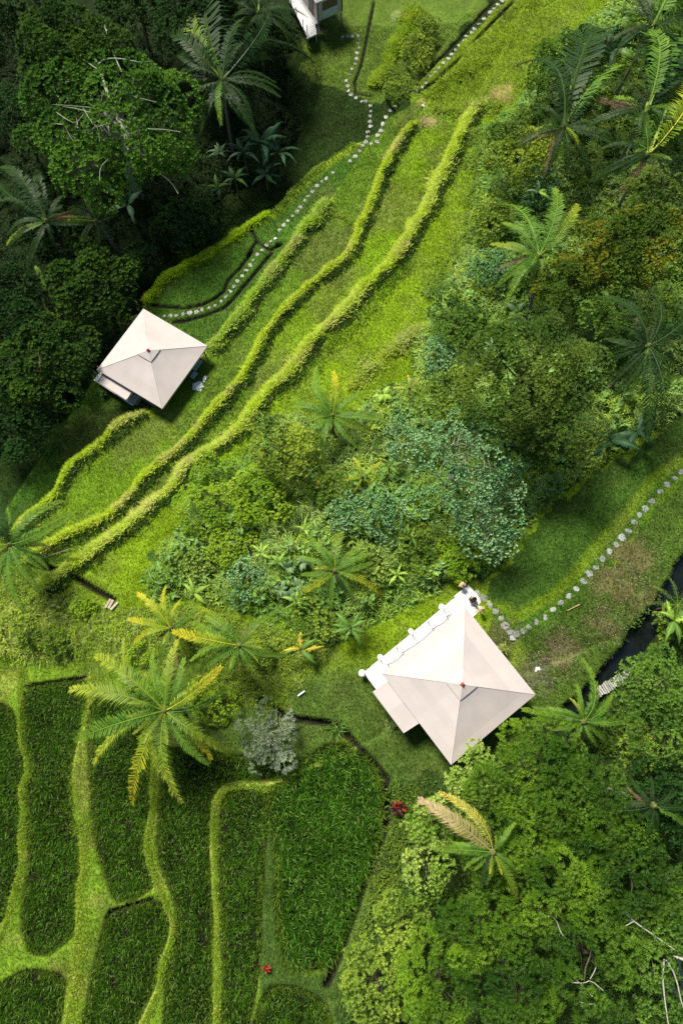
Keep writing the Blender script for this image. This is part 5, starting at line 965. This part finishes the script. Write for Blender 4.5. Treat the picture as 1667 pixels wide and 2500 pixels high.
x, y, z = gp(*c6((835,770))[0]); z2 = z+3.2; tx, ty = at(*c6((782,390))[0], z2); root = thing('lamp_pole', 'thin blue green lamp pole with white box beside the far cabin path', 'lamp', (x, y, z))
obj('pole', MB().tube([(x, y, z-.1), (tx, ty, z2)], [.035, .022], 7, c=(.10, .17, .18)), M_DARK, root); obj('meter_box', MB().box(x-.12, y-.15, z+.35, .22, .14, .42, .4, c=(.8, .82, .82)), M_PAINT, root)
for p, q, lab, hh in zip(Cr(880,180,7.127, (150,1290)), Cr(880,180,7.127, (125,985)), ('thin dark pole standing at the junction of the top footpaths',), (2.6,)):
    x, y, z = gp(*p); tx, ty = at(*q, z+hh); root = thing('sign_pole', lab, 'pole', (x, y, z)); obj('pole', MB().tube([(x, y, z-.1), (tx, ty, z+hh)], [.03, .025], 6, c=(.02, .02, .02)), M_DARK, root); obj('cross_arm', MB().tube([(tx-.25, ty, z+hh*.85), (tx+.3, ty, z+hh*.85)], .02, 5, c=(.10, .04, .03)), M_DARK, root)
a_ = gp(*Z(5, (1032,455))[0]); b_ = gp(*Z(5, (1090,425))[0]); tag(obj('bamboo_stick', MB().tube([(*a_[:2], a_[2]+.1), (*b_[:2], b_[2]+.1)], [.02, .035], 6, c=(.42, .38, .16)), M_WOOD), 'pale fallen stick below the right lawn path', 'stick')
a_ = gp(*Cr(0,1200,3.92, (430,635))[0]); b_ = gp(*Cr(0,1200,3.92, (700,545))[0]); tag(obj('fallen_branch', MB().tube([(*a_[:2], a_[2]+.12), (*b_[:2], b_[2]+.15)], [.04, .02], 6, c=(.3, .2, .14)), M_WOOD), 'reddish fallen branch at the end of the left palm frond', 'stick')
# ------------------------------------------------------------------ person sitting on the end of the deck
def skin_obj(name, nodes, edges, matl, parent, sub=2):
    me = bpy.data.meshes.new(name); me.from_pydata([n[:3] for n in nodes], edges, []); o = bpy.data.objects.new(name, me); COL.objects.link(o)
    sk = o.modifiers.new('skin', 'SKIN'); sk.use_smooth_shade = True; ss = o.modifiers.new('sub', 'SUBSURF'); ss.levels = ss.render_levels = sub
    for i, n_ in enumerate(nodes): o.data.skin_vertices[0].data[i].radius = (n_[3], n_[3] if len(n_) < 5 else n_[4])
    o.data.skin_vertices[0].data[0].use_root = True
    me.materials.append(matl); o.parent = parent; return o
pp = W3(c1_((700,625))[0], zst+.12); root = thing('person', 'person with black hair and black top sitting on the deck steps looking at a phone', 'person', (pp[0], pp[1], zst+.02))
# local frame: x = facing, y = left, z = up (metres), seat at z=0
J = {}; nodes, edges = [], []
def nd(k, x, y, z, r, parent=None, r2=None): J[k] = len(nodes); nodes.append((x, y, z, r, r2 or r)); (edges.append((J[parent], J[k])) if parent else None)
nd('pelvis', 0, 0, .10, .125, None, .10); nd('waist', .03, 0, .26, .11, 'pelvis', .09); nd('chest', .10, 0, .44, .135, 'waist', .10); nd('neck0', .15, 0, .56, .06, 'chest'); nd('neck', .18, 0, .61, .052, 'neck0'); nd('head', .22, 0, .70, .085, 'neck'); nd('crown', .22, 0, .79, .075, 'head'); nd('jaw', .28, 0, .67, .05, 'head'); nd('nose', .325, 0, .715, .014, 'jaw')
nd('earl', .20, .093, .71, .012, 'head'); nd('earr', .20, -.093, .71, .012, 'head')
for s_, q in ((1, 'l'), (-1, 'r')):
    nd('sh'+q, .12, .17*s_, .50, .055, 'chest'); nd('el'+q, .20, .25*s_, .27, .042, 'sh'+q); nd('wr'+q, .40, .08*s_, .34, .026, 'el'+q); nd('pa'+q, .45, .045*s_, .36, .030, 'wr'+q, .018)
    for f_, (dx, dy, dz_, l_) in enumerate(((.055, .020, .012, 1), (.062, .008, .006, 1), (.058, -.006, -.004, 1), (.048, -.018, -.014, 1))):
        nd('f%d%s' % (f_, q), .45+dx*.7, (.045+dy*.8)*s_, .36+dz_, .0085, 'pa'+q); nd('g%d%s' % (f_, q), .45+dx*1.15, (.035+dy*.9)*s_, .375+dz_, .0075, 'f%d%s' % (f_, q))
    nd('th'+q, .45, .02*s_, .385, .009, 'pa'+q); nd('ti'+q, .475, .012*s_, .40, .008, 'th'+q)
    nd('hi'+q, .06, .10*s_, .09, .088, 'pelvis'); nd('kn'+q, .42, .17*s_, .20, .058, 'hi'+q); nd('ca'+q, .44, .11*s_, .02, .05, 'kn'+q); nd('an'+q, .42, .08*s_, -.14, .032, 'ca'+q); nd('he'+q, .43, .08*s_, -.18, .032, 'an'+q); nd('to'+q, .57, .09*s_, -.195, .03, 'he'+q, .02)
def sub(keys, dr, extra=()):
    ks = list(keys); idx = {J[k]: i for i, k in enumerate(ks)}; return [(*nodes[J[k]][:3], nodes[J[k]][3]+dr, nodes[J[k]][4]+dr) for k in ks], [(idx[a_], idx[b_]) for a_, b_ in edges if a_ in idx and b_ in idx]
body = skin_obj('body', nodes, edges, mat('person_skin', .5, .3, col=(.45, .25, .17), noise=.05, nscale=20), root)
n_, e_ = sub(['chest', 'waist', 'pelvis', 'neck0', 'shl', 'shr'], .018); n_ = [list(v) for v in n_]
for q, s_ in (('l', 1), ('r', -1)): n_.append([.155, .205*s_, .40, .062, .062]); e_.append((4 if s_ > 0 else 5, len(n_)-1))
skin_obj('shirt', n_, e_, mat('black_shirt', .85, .1, col=(.012, .012, .014), noise=.1, nscale=20), root)
n_, e_ = sub(['pelvis', 'hil', 'hir'], .016); n_ = [list(v) for v in n_]
for i_, s_ in ((1, 1), (2, -1)): n_.append([.25, .14*s_, .15, .088, .088]); e_.append((i_, len(n_)-1))
skin_obj('shorts', n_, e_, mat('blue_grey_shorts', .85, .1, col=(.16, .19, .26), noise=.1, nscale=20), root)
skin_obj('hair', [(.19, 0, .74, .098, .098), (.20, 0, .80, .086, .086), (.13, 0, .68, .06, .07), (.11, 0, .56, .045, .06)], [(0, 1), (0, 2), (2, 3)], mat('black_hair', .4, .4, col=(.008, .007, .007), noise=.2, nscale=30), root)
me_ = MB(); [me_.lathe([(.002, -.012), (.012, 0), (.002, .012)], .30, yy, .735, 8, c=(.03, .02, .02)) for yy in (-.032, .032)]; ey = obj('eyes', me_, M_DARK, root); ey.matrix_parent_inverse = Matrix.Identity(4)
fz_ = math.radians(-62); root.rotation_euler = (0, 0, fz_)
ph = MB().box(0, 0, 0, .15, .075, .012, 0, c=(.75, .77, .78)); ca_, sa_ = math.cos(fz_), math.sin(fz_); po = obj('phone', ph, M_PAINT); po.location = (pp[0]+.52*ca_, pp[1]+.52*sa_, zst+.02+.385); po.rotation_euler = (0, -.5, fz_); tag(po, 'small white phone held by the seated person', 'phone')
